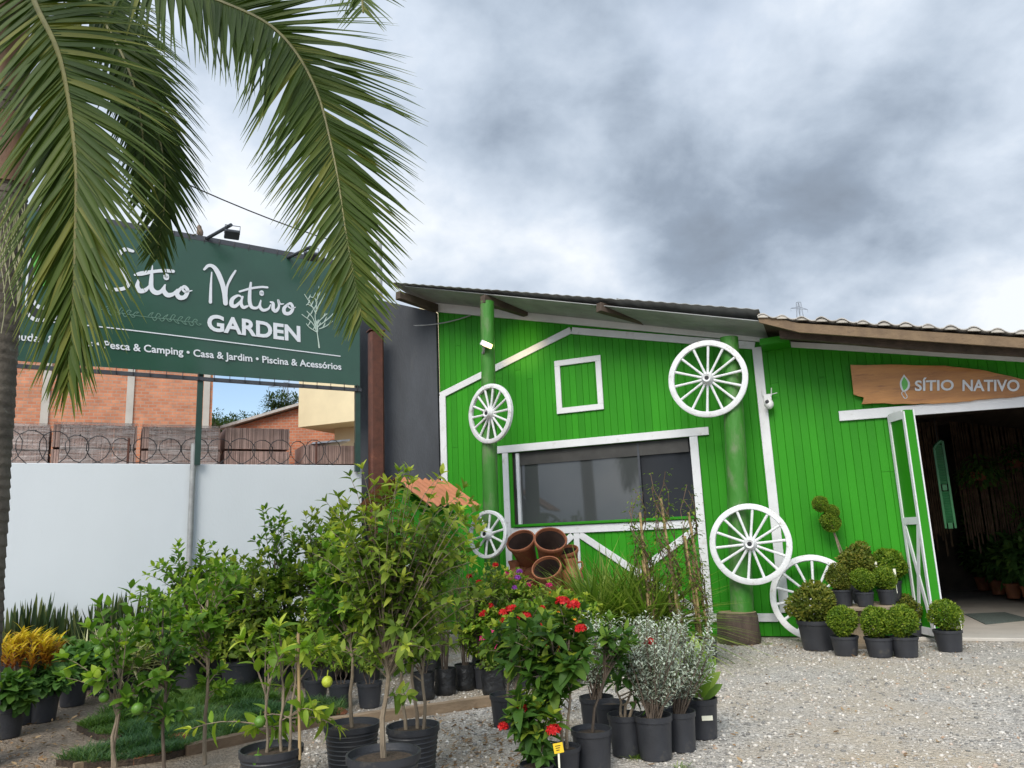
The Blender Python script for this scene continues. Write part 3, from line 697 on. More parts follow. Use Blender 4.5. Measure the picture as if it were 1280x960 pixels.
# ------------------------------------------------------------------ cart wheels
def wheel(label, Rr, nsp, loc, yaw=0.0, tilt=0.0, spin=0.0):
    t = thing('cart_wheel', label, 'cart wheel', loc, R(FANG) + yaw, 'white wooden cart wheels')
    t.rotation_euler = (tilt, 0, R(FANG) + yaw)
    k = Rr / .58; MY = Matrix.Rotation(R(90), 4, 'X')
    mb = MB(); prof = [(.505 * k, -.032), (.565 * k, -.035), (.58 * k, -.026), (.58 * k, .026), (.565 * k, .035), (.502 * k, .032), (.495 * k, .02), (.495 * k, -.02), (.505 * k, -.032)]
    rw = random.Random(int(Rr * 1000)); wb = [rw.uniform(-.004, .004) for _ in range(20)]
    mb.lathe(prof, 64, MY, lambda a, z: wb[int(a / 6.2832 * 14) % 20], False); mb.build('rim', M_WHEEL, t, True)
    mb = MB(); mb.lathe([(.035, .10), (.06, .115), (.072, .10), (.08, .05), (.092, .03), (.092, -.03), (.07, -.07), (.03, -.08)], 24, MY); hb = mb.build('hub', M_WHEEL, t, True)
    mb = MB(); mb.lathe([(.034, .101), (.03, .106), (.001, .106)], 16, MY); mb.build('axle_hole', M_EMBK, hb, True)
    mb = MB(); mb.tube([(0, 0, .085), (0, 0, .25 * k), (0, 0, .499 * k)], [.021, .018, .021], 8); sp = mb.build('spoke', M_WHEEL, t, True)
    for q in range(nsp):
        o = sp if q == 0 else sp.copy()
        if q: C.objects.link(o); o.parent = t
        o.rotation_euler = (0, spin + 2 * math.pi * q / nsp, 0)
    return t
u_, z_ = fac(892, 481, .12); wheel('large white cart wheel hung highest, under the eave beside the white upright', .60, 14, facw(u_, .12 + .56, z_), 0, 0, .1)
u_, z_ = fac(938, 680, .75); wheel('large white cart wheel fixed on the green log above the tree stump', .575, 14, facw(u_, .75, z_), 0, R(-2), .15)
u_, z_ = fac(613, 517, 1.05); wheel('white cart wheel fixed high on the green post below the lit lamp', .50, 14, facw(u_, 1.05, z_), R(-20), 0, .2)
u_, z_ = fac(610, 668, 1.2); wheel('smallest white cart wheel, half hidden beside the heap of clay pots', .38, 10, facw(u_, 1.2, z_), R(-12), R(-6), .1)
u_, z_ = fac(1018, 752, .30); wheel('white cart wheel standing on the gravel, partly behind the biggest potted shrub', .60, 14, facw(u_, .33, .60), 0, R(-10), .05)
# the stump
mb = MB(); rs_ = random.Random(3); wv = [rs_.uniform(-.05, .05) for _ in range(12)]
_su = fac(924, 800, .62)[0]; p = facw(_su, .60, 0)
st = thing('tree_stump', 'squat grey-brown wooden stump carrying the green log post', 'stump', p)
mb.lathe([(.30, 0.0), (.315, .05), (.30, .2), (.295, .38), (.28, .42), (.02, .425)], 28, None, lambda a, z: wv[int(a * 1.9) % 12] * .6 + .03 * math.sin(3 * a)); mb.build('bark', M_STUMP, st, True)
mb = MB(); mb.lathe([(.27, .4275), (.001, .43)], 24); mb.build('cut_face', M_WOOD, st)
# lit lamp on the post
lp = thing('wall_lamp', 'small lit floodlight on the left green post, glowing warm', 'lamp', facw(P1B[0] + .08, .98, fac(612, 432, 1.0)[1]), R(FANG))
mb = MB(); mb.tube([(-.06, .02, -.10), (-.02, -.02, -.10), (.0, -.06, -.05), (.02, -.08, 0)], .02, 8); mb.build('bracket', M_GALV, lp, True)
LB = Matrix.Translation((.06, -.08, .01)) @ Matrix.Rotation(R(28), 4, 'Y')
mb = MB(); mb.box((0, 0, 0), (.18, .12, .09), None, .012); mb.v = [tuple(LB @ Vector(v)) for v in mb.v]; mb.build('housing', M_CAM, lp)
mb = MB(); mb.box((.093, -.01, .0), (.012, .10, .075), None, .003); mb.box((.03, -.063, 0), (.11, .010, .075), None, .003); mb.v = [tuple(LB @ Vector(v)) for v in mb.v]; mb.build('lens', M_LAMP, lp)
li = bpy.data.lights.new('lamp_light', 'SPOT'); lio = bpy.data.objects.new('lamp_light', li); C.objects.link(lio); lio.parent = lp
li.energy = 24; li.color = (1, .78, .38); li.spot_size = R(62); li.spot_blend = 1.0; li.shadow_soft_size = .04
lio.location = (.20, -.05, .0); _q = FM.inverted() @ lp.location; _tu, _tz = fac(652, 437)
lio.rotation_euler = (Vector((.20, -.05, 0)) - Vector((_tu - _q.x, .0 - _q.y, _tz - _q.z))).to_track_quat('Z', 'Y').to_euler()
# security camera on the upright
u_, z_ = fac(960, 503, .06)
sc_ = thing('security_camera', 'small white security camera on the white upright between wheels and sign', 'camera', facw(u_, .04, z_), R(FANG))
mb = MB(); mb.box((0, -.02, .05), (.12, .05, .16), None, .012); mb.build('mount', M_CAM, sc_)
mb = MB(); mb.ball((.02, -.10, -.04), .07, 14, 9, (1, 1, 1.15)); hd = mb.build('head', M_CAM, sc_, True)
mb = MB(); mb.lathe([(.03, 0), (.03, .012), (.001, .014)], 14, Matrix.Translation((.0, -.155, -.01)) @ Matrix.Rotation(R(90), 4, 'X')); mb.build('lens', M_EMBK, hd, True)
for s in (-1, 1):
    mb = MB(); mb.tube([(s * .06, -.03, .10), (s * .075, -.04, .22)], .008, 6); mb.build('antenna', M_CAM, sc_)
mb = MB(); mb.tube([(.06, -.03, .12), (.15, -.05, .13)], .007, 6); mb.build('antenna', M_CAM, sc_)

# ------------------------------------------------------------------ carved name board over the door
nb = thing('name_board', 'rough edged varnished wooden sign with white letters above the doorway', 'sign', facw(1.3, .03, 3.5), R(FANG))
def nbp(px, py): u, z = fac(px, py, .09); return (u - 1.3, z - 3.5)
out = [(1063, 456), (1130, 456), (1180, 457), (1225, 462), (1262, 470), (1292, 478), (1310, 484), (1296, 491), (1270, 496), (1230, 499), (1195, 503), (1140, 505), (1095, 504), (1077, 505), (1080, 497), (1067, 493)]
out = [nbp(*p) for p in out]; ot = []
for k in range(len(out)):
    a_, b_ = out[k], out[(k + 1) % len(out)]
    for q in range(4):
        t = q / 4; jit = rb.uniform(-.006, .006) if q else 0; ot.append((a_[0] + (b_[0] - a_[0]) * t, a_[1] + (b_[1] - a_[1]) * t + jit))
mb = MB(); mb.prism(ot[::-1], .05, Matrix.Translation((0, -.06, 0))); mb.build('board', M_SIGNWOOD, nb)
def fit_text(txt, bold, tl, tr_, bl, y, th, name, m, parent, jitter=None):
    """text on a plane: tl/tr/bl are the corners of its cap box in plane coordinates"""
    V, F = text_mesh(txt, bold); x0, x1 = V[:, 0].min(), V[:, 0].max(); y0 = 0.0; y1 = .7
    mb = MB(); W = np.array(tr_) - np.array(tl); Hh = np.array(bl) - np.array(tl)
    n = len(V); vs = []
    for yy in (y - th, y):
        for v in V:
            q = np.array(tl) + W * (v[0] - x0) / (x1 - x0) + Hh * (1 - (v[1] - y0) / (y1 - y0)); vs.append((q[0], yy, q[1]))
    fs = list(F) + [tuple(n + i for i in f)[::-1] for f in F]
    ed = {}
    for f in F:
        for i in range(len(f)):
            e_ = (f[i], f[(i + 1) % len(f)]); ed[e_] = 1
    for a_, b_ in ed:
        if (b_, a_) not in ed: fs.append((a_, n + a_, n + b_, b_))
    mb._add(vs, fs); return mb.build(name, m, parent)
fit_text('SÍTIO', .022, nbp(1143.5, 476), nbp(1192, 475), nbp(1143.5, 488.5), -.064, .012, 'lettering', M_WHITE, nb)
fit_text('NATIVO', .022, nbp(1203, 475), nbp(1274, 475), nbp(1203, 488.5), -.064, .012, 'lettering', M_WHITE, nb)
def poly_plate(pts, y, th, name, m, parent):
    mb = MB(); mb.prism(pts[::-1], th, Matrix.Translation((0, y - th, 0))); return mb.build(name, m, parent)
lo = catmull([(1130, 468), (1125, 477), (1126, 486), (1130, 490), (1136, 486), (1137, 478), (1130, 468)], 5)
em = poly_plate([nbp(*p) for p in lo[:-1]], -.061, .008, 'emblem', M_WHITE, nb)
li_ = catmull([(1130, 471), (1127, 478), (1128, 484), (1130, 488), (1134, 484), (1134.5, 478), (1130, 471)], 5)
poly_plate([nbp(*p) for p in li_[:-1]], -.0695, .004, 'leaf', M_EMBLEM, em)
mb = MB(); pp = catmull([(1130, 488), (1127, 492), (1131, 498), (1134, 496), (1131, 490)], 6); mb.tube([(*[nbp(*p)[0]], -.066, nbp(*p)[1]) for p in pp], .006, 6); mb.build('stem', M_WHITE, em)

# arched green shutter hung inside the doorway, mat on the floor
sh = thing('shutter', 'arched dark green louvred shutter hanging in the dim doorway', 'shutter', facw(2.55, -1.3, .0), R(FANG))
def shp(px, py):
    o = FI @ Vector((0, 0, EYE)); d = FI.to_3x3() @ Vector(ray(px, py)); t = (1.3 - o.y) / d.y; p = o + d * t; return p.x - 2.55, p.z
x0, zt = shp(1166, 560); x1, zb = shp(1196, 660); _, ztop = shp(1185, 551)
mb = MB()
mb.box((x0 + .015, 0, (zt + zb) / 2), (.03, .04, zt - zb)); mb.box((x1 - .015, 0, (ztop + zb) / 2), (.03, .04, ztop - zb))
for zc_ in (zb + .04, (zt + zb) / 2): mb.box(((x0 + x1) / 2, .002, zc_), (x1 - x0 - .1, .036, .09))
arc = [(x0 + .025 + (x1 - x0 - .05) * t, .0, zt + (ztop - zt) * math.sin(t * math.pi / 2)) for t in [k / 8 for k in range(9)]]
mb.tube(arc, .03, 6); mb.build('frame', mat('shutter_green', (.015, .13, .04), .5, .2, 5), sh)
nl = 30
LV = [MB(), MB()]
for k in range(nl):
    z = zb + .1 + (ztop - zb - .14) * k / nl
    xl = x0 + .03
    if z > zt: xl += (x1 - x0 - .08) * (math.asin(min(1, (z - zt) / (ztop - zt))) / (math.pi / 2)) * .95
    if abs(z - (zt + zb) / 2) < .06 or x1 - .03 - xl < .02: continue
    LV[int(z > (zt + zb) / 2)].box(((xl + x1 - .03) / 2, 0, z), (x1 - .03 - xl, .008, .05), Matrix.Rotation(R(28), 3, 'X'))
M_LV = mat('shutter_louvre', (.012, .11, .035), .5, .2, 5)
for q in LV: q.build('louvre', M_LV, sh)
mb = MB(); mb.tube([((x0 + x1) / 2, 0, ztop - .02), ((x0 + x1) / 2, 0, 3.56)], .008, 5); mb.build('hanger', M_WIRE, sh)
c4 = [FI @ G(px, py, .05) for px, py in ((1205, 768), (1256, 766), (1290, 775), (1232, 781))]
mb = MB(); vs = [(c.x, c.y, .053) for c in c4] + [(c.x, c.y, .063) for c in c4]; mb._add(vs, [(3, 2, 1, 0), (4, 5, 6, 7)] + [(i, (i + 1) % 4, 4 + (i + 1) % 4, 4 + i) for i in range(4)])
dm = mb.build('door_mat', M_MATT); dm.location = FA; dm.rotation_euler = (0, 0, R(FANG)); tag(dm, 'thin grey-green mat lying on the concrete at the shop entrance', 'mat')
# ------------------------------------------------------------------ boundary wall frame: x along the wall, y behind it
WA = Vector((-7.562, 11.4, 0)); WANG = math.degrees(math.atan2(2.5, 4.7507))
WM = Matrix.Translation(WA) @ Matrix.Rotation(R(WANG), 4, 'Z'); WI = WM.inverted()
def wal(px, py, off=0.0):
    o = WI @ Vector((0, 0, EYE)); d = WI.to_3x3() @ Vector(ray(px, py)); t = (-off - o.y) / d.y; p = o + d * t; return p.x, p.z
def walw(s, off, z): return WM @ Vector((s, -off, z))
bw_ = thing('boundary_wall', 'plain white painted masonry wall closing the yard below the big sign', 'wall', WA, R(WANG))
mb = MB(); mb.box((-.35, .09, 1.51), (11.5, .18, 3.02), ch=.008); mb.build('masonry', M_WALL, bw_)
# sign
bb = thing('billboard', 'large dark green banner sign with white lettering on a steel frame above the wall', 'billboard', WA, R(WANG))
SO = .16; SL, SRR = -1.0, 5.32
def sz0(s): return 4.52 - .018 * s
def sz1(s): return 7.02 - .055 * s
mb = MB(); NX, NZ = 60, 14
for j in range(NZ + 1):
    for i in range(NX + 1):
        s = SL + (SRR - SL) * i / NX; t = j / NZ
        z = sz0(s) + .03 + (sz1(s) - sz0(s) - .06) * t
        y = -SO + .005 * math.sin(s * 2.3 + t * 3) + .006 * math.sin(s * 9 + t * 2) * (1 - t) ** 3 + .0025 * math.sin(s * 5 - t * 7)
        mb.v.append((s, y, z)); mb.t.append(.5)
for j in range(NZ):
    for i in range(NX): a = j * (NX + 1) + i; mb.f.append((a, a + 1, a + NX + 2, a + NX + 1))
mb.build('banner', M_BANNER, bb, True)
mb = MB()
mb.bar((SL, -.11, sz0(SL) - .04), (SRR + .04, -.11, sz0(SRR) - .04), .06, .06); mb.build('lower_rail', M_STEELK, bb)
mb = MB(); mb.bar((SL, -.11, sz1(SL) + .02), (SRR + .04, -.11, sz1(SRR) + .02), .09, .09); mb.build('upper_rail', M_STEELK, bb)
ps = wal(249, 520, .1)[0]
for s, zb_ in ((ps, 3.0), (5.30, 2.9)):
    mb = MB(); mb.box((s, -.07, (zb_ + sz1(s)) / 2), (.09, .08, sz1(s) - zb_)); mb.build('upright', M_STEELD, bb)
mb = MB(); mb.tube([(ps - .06, -.06, .0), (ps - .06, -.06, 3.35)], .045, 10); mb.build('conduit', M_GALV, bb, True)
mb = MB()
for k in range(26):
    s = SL + .15 + k * .245; mb.tube([(s, -SO - .008, sz0(s) + .06), (s, -SO - .012, sz0(s) - .02), (s + .01, -.15, sz0(s) - .075)], .006, 5)
    mb.tube([(s, -SO - .008, sz1(s) - .06), (s, -SO - .012, sz1(s) - .0), (s + .01, -.16, sz1(s) + .065)], .006, 5)
mb.build('tie', M_WIRE, bb)
for (bx, by), (tx, ty) in (((257, 299), (289, 281)), ((358, 323), (388, 309))):
    s, z = wal(bx, by, .11); a = Vector((s, -.11, z)); _s, _z = wal(tx, ty, .85); b_ = Vector((_s, -.85, _z))
    mb = MB(); mb.tube([a, b_], .03, 8); arm = mb.build('lamp_arm', M_STEELK, bb)
    mb = MB(); mb.box(b_ + Vector((.03, .10, -.13)), (.24, .17, .06), Matrix.Rotation(R(-35), 3, 'X'), .01); mb.build('floodlight', M_STEELK, arm)
    mb = MB(); mb.tube([b_ + Vector((-.09, .1, -.12)), b_ + Vector((-.09, .03, -.0)), b_ + Vector((.15, .03, -.0)), b_ + Vector((.15, .1, -.12))], .008, 5); mb.build('lamp_yoke', M_STEELK, arm)
# lettering: strokes and type measured on the sign's own plane
LY = -SO - .016
cnt = [0]
def sp_(px, py): return wal(px, py, SO)
def stroke(pts, name, m, parent, closed=False, n=7):
    """brush stroke: (px, py, width in px)"""
    P = catmull(pts, n); mb = MB(); L_, R_ = [], []
    cnt[0] += 1; y = LY - .0006 * (cnt[0] % 9)
    Q = [(np.array(sp_(p[0], p[1])), p[2] * .0122) for p in P]
    for i, (q, w) in enumerate(Q):
        t = Q[min(i + 1, len(Q) - 1)][0] - Q[max(i - 1, 0)][0]; t = t / (np.linalg.norm(t) + 1e-9); nn = np.array((-t[1], t[0]))
        L_.append(q + nn * w / 2); R_.append(q - nn * w / 2)
    vs = []; fs = []
    for a_, b_ in zip(L_, R_): vs += [(a_[0], y, a_[1]), (b_[0], y, b_[1])]
    for i in range(len(Q) - 1): fs.append((2 * i, 2 * i + 1, 2 * i + 3, 2 * i + 2))
    for end in (0, -1):
        q, w = Q[end]; b0 = len(vs); k = 10
        vs += [(q[0] + w / 2 * math.cos(6.2832 * j / k), y - .0003, q[1] + w / 2 * math.sin(6.2832 * j / k)) for j in range(k)]; fs.append(tuple(range(b0, b0 + k)))
    mb._add(vs, fs); return mb
def merge(mbs, name, m, parent):
    M_ = MB()
    for q in mbs: M_._add(q.v, q.f)
    return M_.build(name, m, parent)
def Z1(pts): return [(120 + x * .1094, 310 + y * .1094, w * .1094) for x, y, w in pts]
def Z2(pts): return [(245 + x * .1094, 320 + y * .1094, w * .1094) for x, y, w in pts]
def Z3(pts): return [(360 + x * .15625, 330 + y * .15625, w * .15625) for x, y, w in pts]
def Z4(pts): return [(10 + x * .1875, 300 + y * .1875, w * .1875) for x, y, w in pts]
word1 = [Z1([(420, 40, 35), (330, 20, 50), (262, 80, 55), (270, 190, 60), (330, 300, 75), (372, 390, 55), (340, 455, 45), (240, 478, 45), (150, 465, 45), (110, 395, 22)]),
         Z1([(485, 370, 25), (472, 440, 50), (500, 492, 60), (560, 485, 50), (605, 440, 25), (645, 370, 10)]), Z1([(445, 310, 28), (520, 295, 55), (660, 272, 42), (780, 262, 45), (880, 270, 42)]), Z1([(645, 205, 10), (632, 350, 45), (632, 460, 55), (680, 512, 62), (740, 500, 45), (790, 425, 18)]),
         Z1([(785, 430, 20), (775, 490, 50), (815, 540, 62), (880, 530, 45), (930, 480, 25)]), Z1([(802, 322, 64), (802, 345, 64)]),
         Z1([(975, 455, 30), (925, 520, 50), (955, 570, 60), (1015, 560, 50), (1045, 490, 45), (1010, 445, 40), (985, 470, 30), (1020, 505, 28), (1095, 490, 12)])]
word2 = [Z2([(92, 158, 28), (140, 115, 40), (195, 125, 50), (245, 190, 62), (295, 310, 62), (325, 430, 62), (335, 545, 58)]), Z2([(178, 190, 16), (168, 350, 30), (163, 530, 40)]), Z2([(450, 172, 24), (400, 250, 32), (355, 350, 28), (338, 470, 40)]),
         Z2([(530, 480, 20), (480, 455, 30), (415, 495, 48), (405, 560, 55), (450, 575, 45), (510, 520, 30), (530, 470, 28)]), Z2([(525, 480, 20), (515, 550, 40), (540, 590, 44), (590, 575, 25)]),
         Z2([(625, 310, 28), (612, 420, 42), (612, 530, 48), (640, 590, 45), (705, 590, 30), (740, 520, 16)]), Z2([(497, 410, 26), (620, 375, 30), (740, 358, 30), (812, 362, 30)]), Z2([(738, 510, 16), (728, 580, 38), (765, 622, 42), (825, 605, 28), (850, 560, 14)]), Z2([(748, 420, 58), (748, 436, 58)]),
         Z2([(850, 530, 24), (878, 545, 40), (880, 610, 48), (910, 632, 44), (945, 580, 30), (935, 505, 26), (960, 550, 24), (1000, 550, 12)]),
         Z2([(1055, 550, 30), (1005, 600, 45), (1015, 655, 50), (1070, 655, 45), (1105, 600, 38), (1080, 545, 36), (1045, 565, 22), (1080, 600, 20), (1135, 588, 10)])]
merge([stroke(p, '', None, None) for p in word1], 'lettering', M_LETTER, bb); merge([stroke(p, '', None, None) for p in word2], 'lettering', M_LETTER, bb)
def ft(txt, bold, tl, tr_, bl): return fit_text(txt, bold, sp_(*tl), sp_(*tr_), sp_(*bl), LY + .006, .007, 'lettering', M_LETTER, bb)
ft('GARDEN', .034, (259, 393), (375, 408.5), (259, 412.5))
ft('Mudas & Plantas • Pesca & Camping • Casa & Jardim • Piscina & Acessórios', .018, (14, 415), (426, 454.5), (14, 424.5))
merge([stroke([(48, 401, 1.5), (150, 411.5, 1.5), (290, 428.5, 1.5), (425, 445.5, 1.5)], '', None, None)], 'rule_line', M_LETTER, bb)
vine = [stroke(Z1([(60, 705, 7), (230, 737, 7), (400, 765, 7), (590, 792, 7), (870, 818, 7), (1000, 840, 7), (1160, 850, 5)]), '', None, None)]
rv = random.Random(5)
for k in range(26):
    x = 90 + k * 42; y = 715 + (x - 90) * .135; sg = 1 if k % 2 else -1
    if 430 < x < 590: continue
    vine.append(stroke(Z1([(x, y, 8), (x + 30, y + sg * rv.uniform(25, 50), 8), (x + 60, y + sg * rv.uniform(15, 45), 8), (x + 35, y + sg * 8, 7)]), '', None, None, n=4))
merge(vine, 'vine_print', M_VINE, bb)
twig = [stroke(Z3([(247, 670, 15), (238, 600, 10), (230, 545, 9)]), '', None, None)]
for pts in ([(230, 545), (190, 470), (110, 405)], [(225, 540), (200, 440), (150, 380)], [(235, 545), (240, 470), (310, 400)], [(235, 540), (215, 430), (225, 350), (245, 180)], [(222, 400), (185, 330), (130, 245)], [(228, 360), (260, 300), (290, 245)],
            [(250, 520), (300, 500), (355, 460)], [(240, 500), (330, 430), (400, 350)], [(225, 545), (170, 510), (145, 480)], [(200, 350), (160, 325), (145, 330)], [(225, 320), (215, 280), (180, 265)]):
    twig.append(stroke(Z3([(x, y, 9 - 1.2 * i) for i, (x, y) in enumerate(pts)]), '', None, None, n=4))
    for (xa, ya), (xb, yb) in zip(pts[:-1], pts[1:]): twig.append(stroke(Z3([((xa + xb) / 2, (ya + yb) / 2, 5), ((xa + xb) / 2 + 14, (ya + yb) / 2 - 22, 10), ((xa + xb) / 2 + 20, (ya + yb) / 2 - 40, 4)]), '', None, None, n=3))
merge(twig, 'twig_print', mat('white_green_print', (.42, .52, .46), .4), bb)
def plate(pts, y, name, m):
    P = [sp_(p[0], p[1]) for p in catmull(pts + [pts[0]], 5)[:-1]]; mb = MB(); mb.prism(P[::-1], .003, Matrix.Translation((0, y, 0))); return mb.build(name, m, bb)
outer = Z4([(150, 60, 0), (215, 10, 0), (330, -10, 0), (450, 60, 0), (480, 250, 0), (455, 420, 0), (350, 520, 0), (215, 548, 0), (140, 520, 0), (115, 430, 0), (122, 240, 0)])
c0 = np.mean([(p[0], p[1]) for p in outer], axis=0)
def shrink(P, k): return [(c0[0] + (p[0] - c0[0]) * k, c0[1] + (p[1] - c0[1]) * k, 0) for p in P]
plate(outer, LY + .001, 'emblem', M_LETTER); plate(shrink(outer, .91), LY - .003, 'emblem', M_EMBK); plate(shrink(outer, .70), LY - .007, 'emblem', M_LETTER); plate(shrink(outer, .60), LY - .011, 'emblem', M_BANNER)
gt = Z4([(150, 60, 0), (215, 10, 0), (330, -10, 0), (330, 120, 0), (300, 290, 0), (190, 295, 0), (170, 170, 0)]); plate(gt, LY - .015, 'emblem', M_EMBLEM)
# bird on the top rail
s, z = wal(250, 292, .11); bd = thing('bird', 'small brown bird perched on the top rail of the big green sign', 'bird', walw(s, .11, sz1(s) + .065), R(WANG + 20))
mb = MB(); BM = Matrix.Translation((0, 0, .075)) @ Matrix.Rotation(R(-35), 4, 'Y')
mb.lathe([(.001, -.10), (.02, -.085), (.045, -.05), (.055, 0), (.048, .04), (.036, .07), (.038, .09), (.032, .115), (.012, .13), (.004, .15), (.001, .152)], 14, BM @ Matrix.Rotation(R(25), 4, 'Y'))
mb._add([(-.05, -.02, .03), (-.05, .02, .03), (-.14, .018, -.02), (-.14, -.018, -.02), (-.05, -.02, .04), (-.05, .02, .04), (-.14, .018, -.012), (-.14, -.018, -.012)], [(0, 3, 2, 1), (4, 5, 6, 7), (0, 1, 5, 4), (1, 2, 6, 5), (2, 3, 7, 6), (3, 0, 4, 7)])
for sgn in (-1, 1): mb.tube([(0, sgn * .018, .05), (.005, sgn * .018, -.0)], .004, 5)
mb.build('bird_body', mat('brown_feathers', (.18, .13, .10), .8, .3, 20), bd, True)
# rusty column and the pale pole behind it
s, zt = wal(461, 415, .0); rc_ = thing('steel_column', 'tall rusty brown steel column at the right end of the sign', 'column', walw(5.66, .05, 0), R(WANG))
mb = MB()
mb.box((0, 0, zt / 2), (.26, .22, zt), ch=.035)
mb.box((0, 0, zt + .01), (.30, .24, .02)); mb.build('shaft', M_RUST, rc_)
s, zt = wal(474, 300, -.3); pl = thing('utility_pole', 'slim pale grey pole with looped wires behind the rusty column', 'pole', walw(s + .02, -.4, 0), R(WANG))
mb = MB(); mb.tube([(0, 0, 0), (0, 0, 3), (.0, 0, zt)], [.10, .085, .07], 10); mb.build('shaft', M_GALV, pl, True)
mb = MB(); mb.tube([(.13, -.05, 0), (.13, -.05, 4.6)], .03, 8); mb.box((.08, -.08, 4.95), (.22, .1, .06)); mb.build('conduit', M_GALV, pl)
mb = MB()
for k in range(3):
    mb.tube([Vector((.13 + .10 * k * .4 + (.12 + .03 * k) * math.cos(a), -.13, 5.35 - .12 * k + .24 * math.sin(a))) for a in [i * .52 for i in range(13)]], .007, 5)
mb.build('cable_loop', M_GALV, pl)
def wire(name, label, a, b_, sag, r):
    a, b_ = Vector(a), Vector(b_); mb = MB(); mb.tube([a.lerp(b_, t / 16) - Vector((0, 0, sag * 4 * (t / 16) * (1 - t / 16))) for t in range(17)], r, 5)
    return tag(mb.build(name, M_WIRE if r < .013 else M_WIRE, None), label, 'cable')
u_, z_ = fac(588, 394, .05)
w1 = wire('cable', 'thin pale cable from the grey pole to the top of the green wall', walw(s + .1, -.3, wal(490, 404, -.3)[1]), facw(u_, .04, z_), .12, .012); w1.data.materials[0] = M_GALV
wire('cable', 'dark overhead cable crossing the sky between palm and sign', D(-120, 40, 9), D(474, 318, 15.2), .35, .012)
# slate grey end wall between pole and green shop
cA = FM @ Vector((UL - .03, .05, 0)); cB = walw(5.55, -.75, 0)
gw = thing('grey_wall', 'tall slate grey rendered wall filling the gap beside the green shop', 'wall', cA, 0)
d = (cB - cA); zr = D(548, 391, 14.17).z; zl = D(490, 377, 14.25).z; zl = zr + (zl - zr) * d.length / .88
n_ = Vector((d.y, -d.x, 0)).normalized() * -.12
mb = MB(); mb._add([(0, 0, 0), (*d.xy, 0), (*(d + n_).xy, 0), (*n_.xy, 0), (0, 0, zr), (*d.xy, zl), (*(d + n_).xy, zl), (*n_.xy, zr)], [(0, 1, 2, 3), (4, 7, 6, 5), (0, 4, 5, 1), (1, 5, 6, 2), (2, 6, 7, 3), (3, 7, 4, 0)]); mb.build('render', M_SLATE, gw)

# razor wire along the wall
rwz = thing('razor_wire', 'coiled black razor wire running along the top of the white wall', 'razor wire', walw(0, -.09, 3.02), R(WANG))
mb = MB(); rr_ = random.Random(12); pts = []
for k in range(1, 18 * 14):
    th = k / 14 * 2 * math.pi; s = -.9 + k / 14 * .34 + .07 * math.sin(k * .045); rad = .25 * (1 + .14 * math.sin(k * .05) + .07 * math.sin(k * .23))
    pts.append((s + rad * 1.05 * math.cos(th), .07 * math.sin(th * .5) + .03 * math.cos(th), .22 + rad * math.sin(th) * (.95 + .15 * math.sin(k * .031))))
mb.tube(pts, .007, 4)
mb.build('coil', M_WIRE, rwz)
mb = MB()
for k in range(0, len(pts), 2):
    p = Vector(pts[k]); q = Vector((rr_.uniform(-1, 1), rr_.uniform(-1, 1), rr_.uniform(-1, 1))).normalized() * .018; mb.bar(p - q, p + q, .014, .003)
mb.build('barb', M_WIRE, rwz)
mb = MB()
for s in (-.6, 1.6, 4.6, 5.3): mb.tube([(s, .0, -.02), (s, .0, .42)], .018, 6)
mb.build('support', M_RUST, rwz)
# stacks of clay tiles behind the wall
def tile_stack(px0, px1, ptop, label, tiltdeg=0, wrap=True, seed=1, back=.75):
    s0, _ = wal(px0, ptop, -back); s1, zt = wal(px1, ptop, -back); w = s1 - s0; t = thing('tile_stack', label, 'tile stack', walw((s0 + s1) / 2, -back, 0), R(WANG), 'stacks of clay roof tiles behind the wall')
    rr = random.Random(seed); mb = MB()
    tiers = 9; th = zt / tiers
    for j in range(tiers):
        n = int(w / .035) if j >= tiers - 3 else 1; z = j * th
        for k in range(n):
            x = -w / 2 + w * (k + .5) / n; mb.ct = rr.random()
            mb.box((x + rr.uniform(-.004, .004), .4 + rr.uniform(-.008, .008), z + th / 2), (w / n * (.86 if n > 1 else 1), .78 + (.03 if j % 2 else 0), th * (.9 if n > 1 else 1.0)))
    bo = mb.build('tiles', M_TILES, t)
    if wrap:
        mb = MB(); nx_ = 24; nz_ = 16
        for j in range(nz_ + 1):
            for i in range(nx_ + 1):
                x = -w / 2 - .012 + (w + .024 - .17 * (seed % 2)) * i / nx_ + .12 * (seed % 2); z = zt - 1.35 + 1.36 * j / nz_
                mb.v.append((x, -.03 + .012 * math.sin(j * 2.1 + i * .3) + rr.uniform(-.006, .006), z)); mb.t.append(.5)
        for j in range(nz_):
            for i in range(nx_): a_ = j * (nx_ + 1) + i; mb.f.append((a_, a_ + 1, a_ + nx_ + 2, a_ + nx_ + 1))
        b0 = len(mb.v); mb.v += [(-w / 2, -.02, zt + .012), (w / 2, -.02, zt + .02), (w / 2, .8, zt + .012), (-w / 2, .8, zt + .02)]; mb.t += [.5] * 4; mb.f.append((b0, b0 + 1, b0 + 2, b0 + 3))
        mb.build('plastic_wrap', M_WRAPT, t)
    return t
def wrapmat():
    m = bpy.data.materials.new('clear_stretch_wrap'); m.use_nodes = True; nt = m.node_tree; b = nt.nodes['Principled BSDF']; L = nt.links
    b.inputs['Base Color'].default_value = (.54, .47, .44, 1); b.inputs['Roughness'].default_value = .3
    tc = nd(nt, 'ShaderNodeTexCoord'); mp = nd(nt, 'ShaderNodeMapping', i_Scale=(1.2, 1, 16)); L.new(tc.outputs['Object'], mp.inputs[0])
    n = nd(nt, 'ShaderNodeTexNoise', i_Scale=2.0, i_Detail=6); L.new(mp.outputs[0], n.inputs[0]); r = ramp(nt, [(.38, (.18, .18, .18)), (.68, (.85, .85, .85))]); L.new(n.outputs[0], r.inputs[0])
    L.new(r.outputs[0], b.inputs['Alpha']); return m
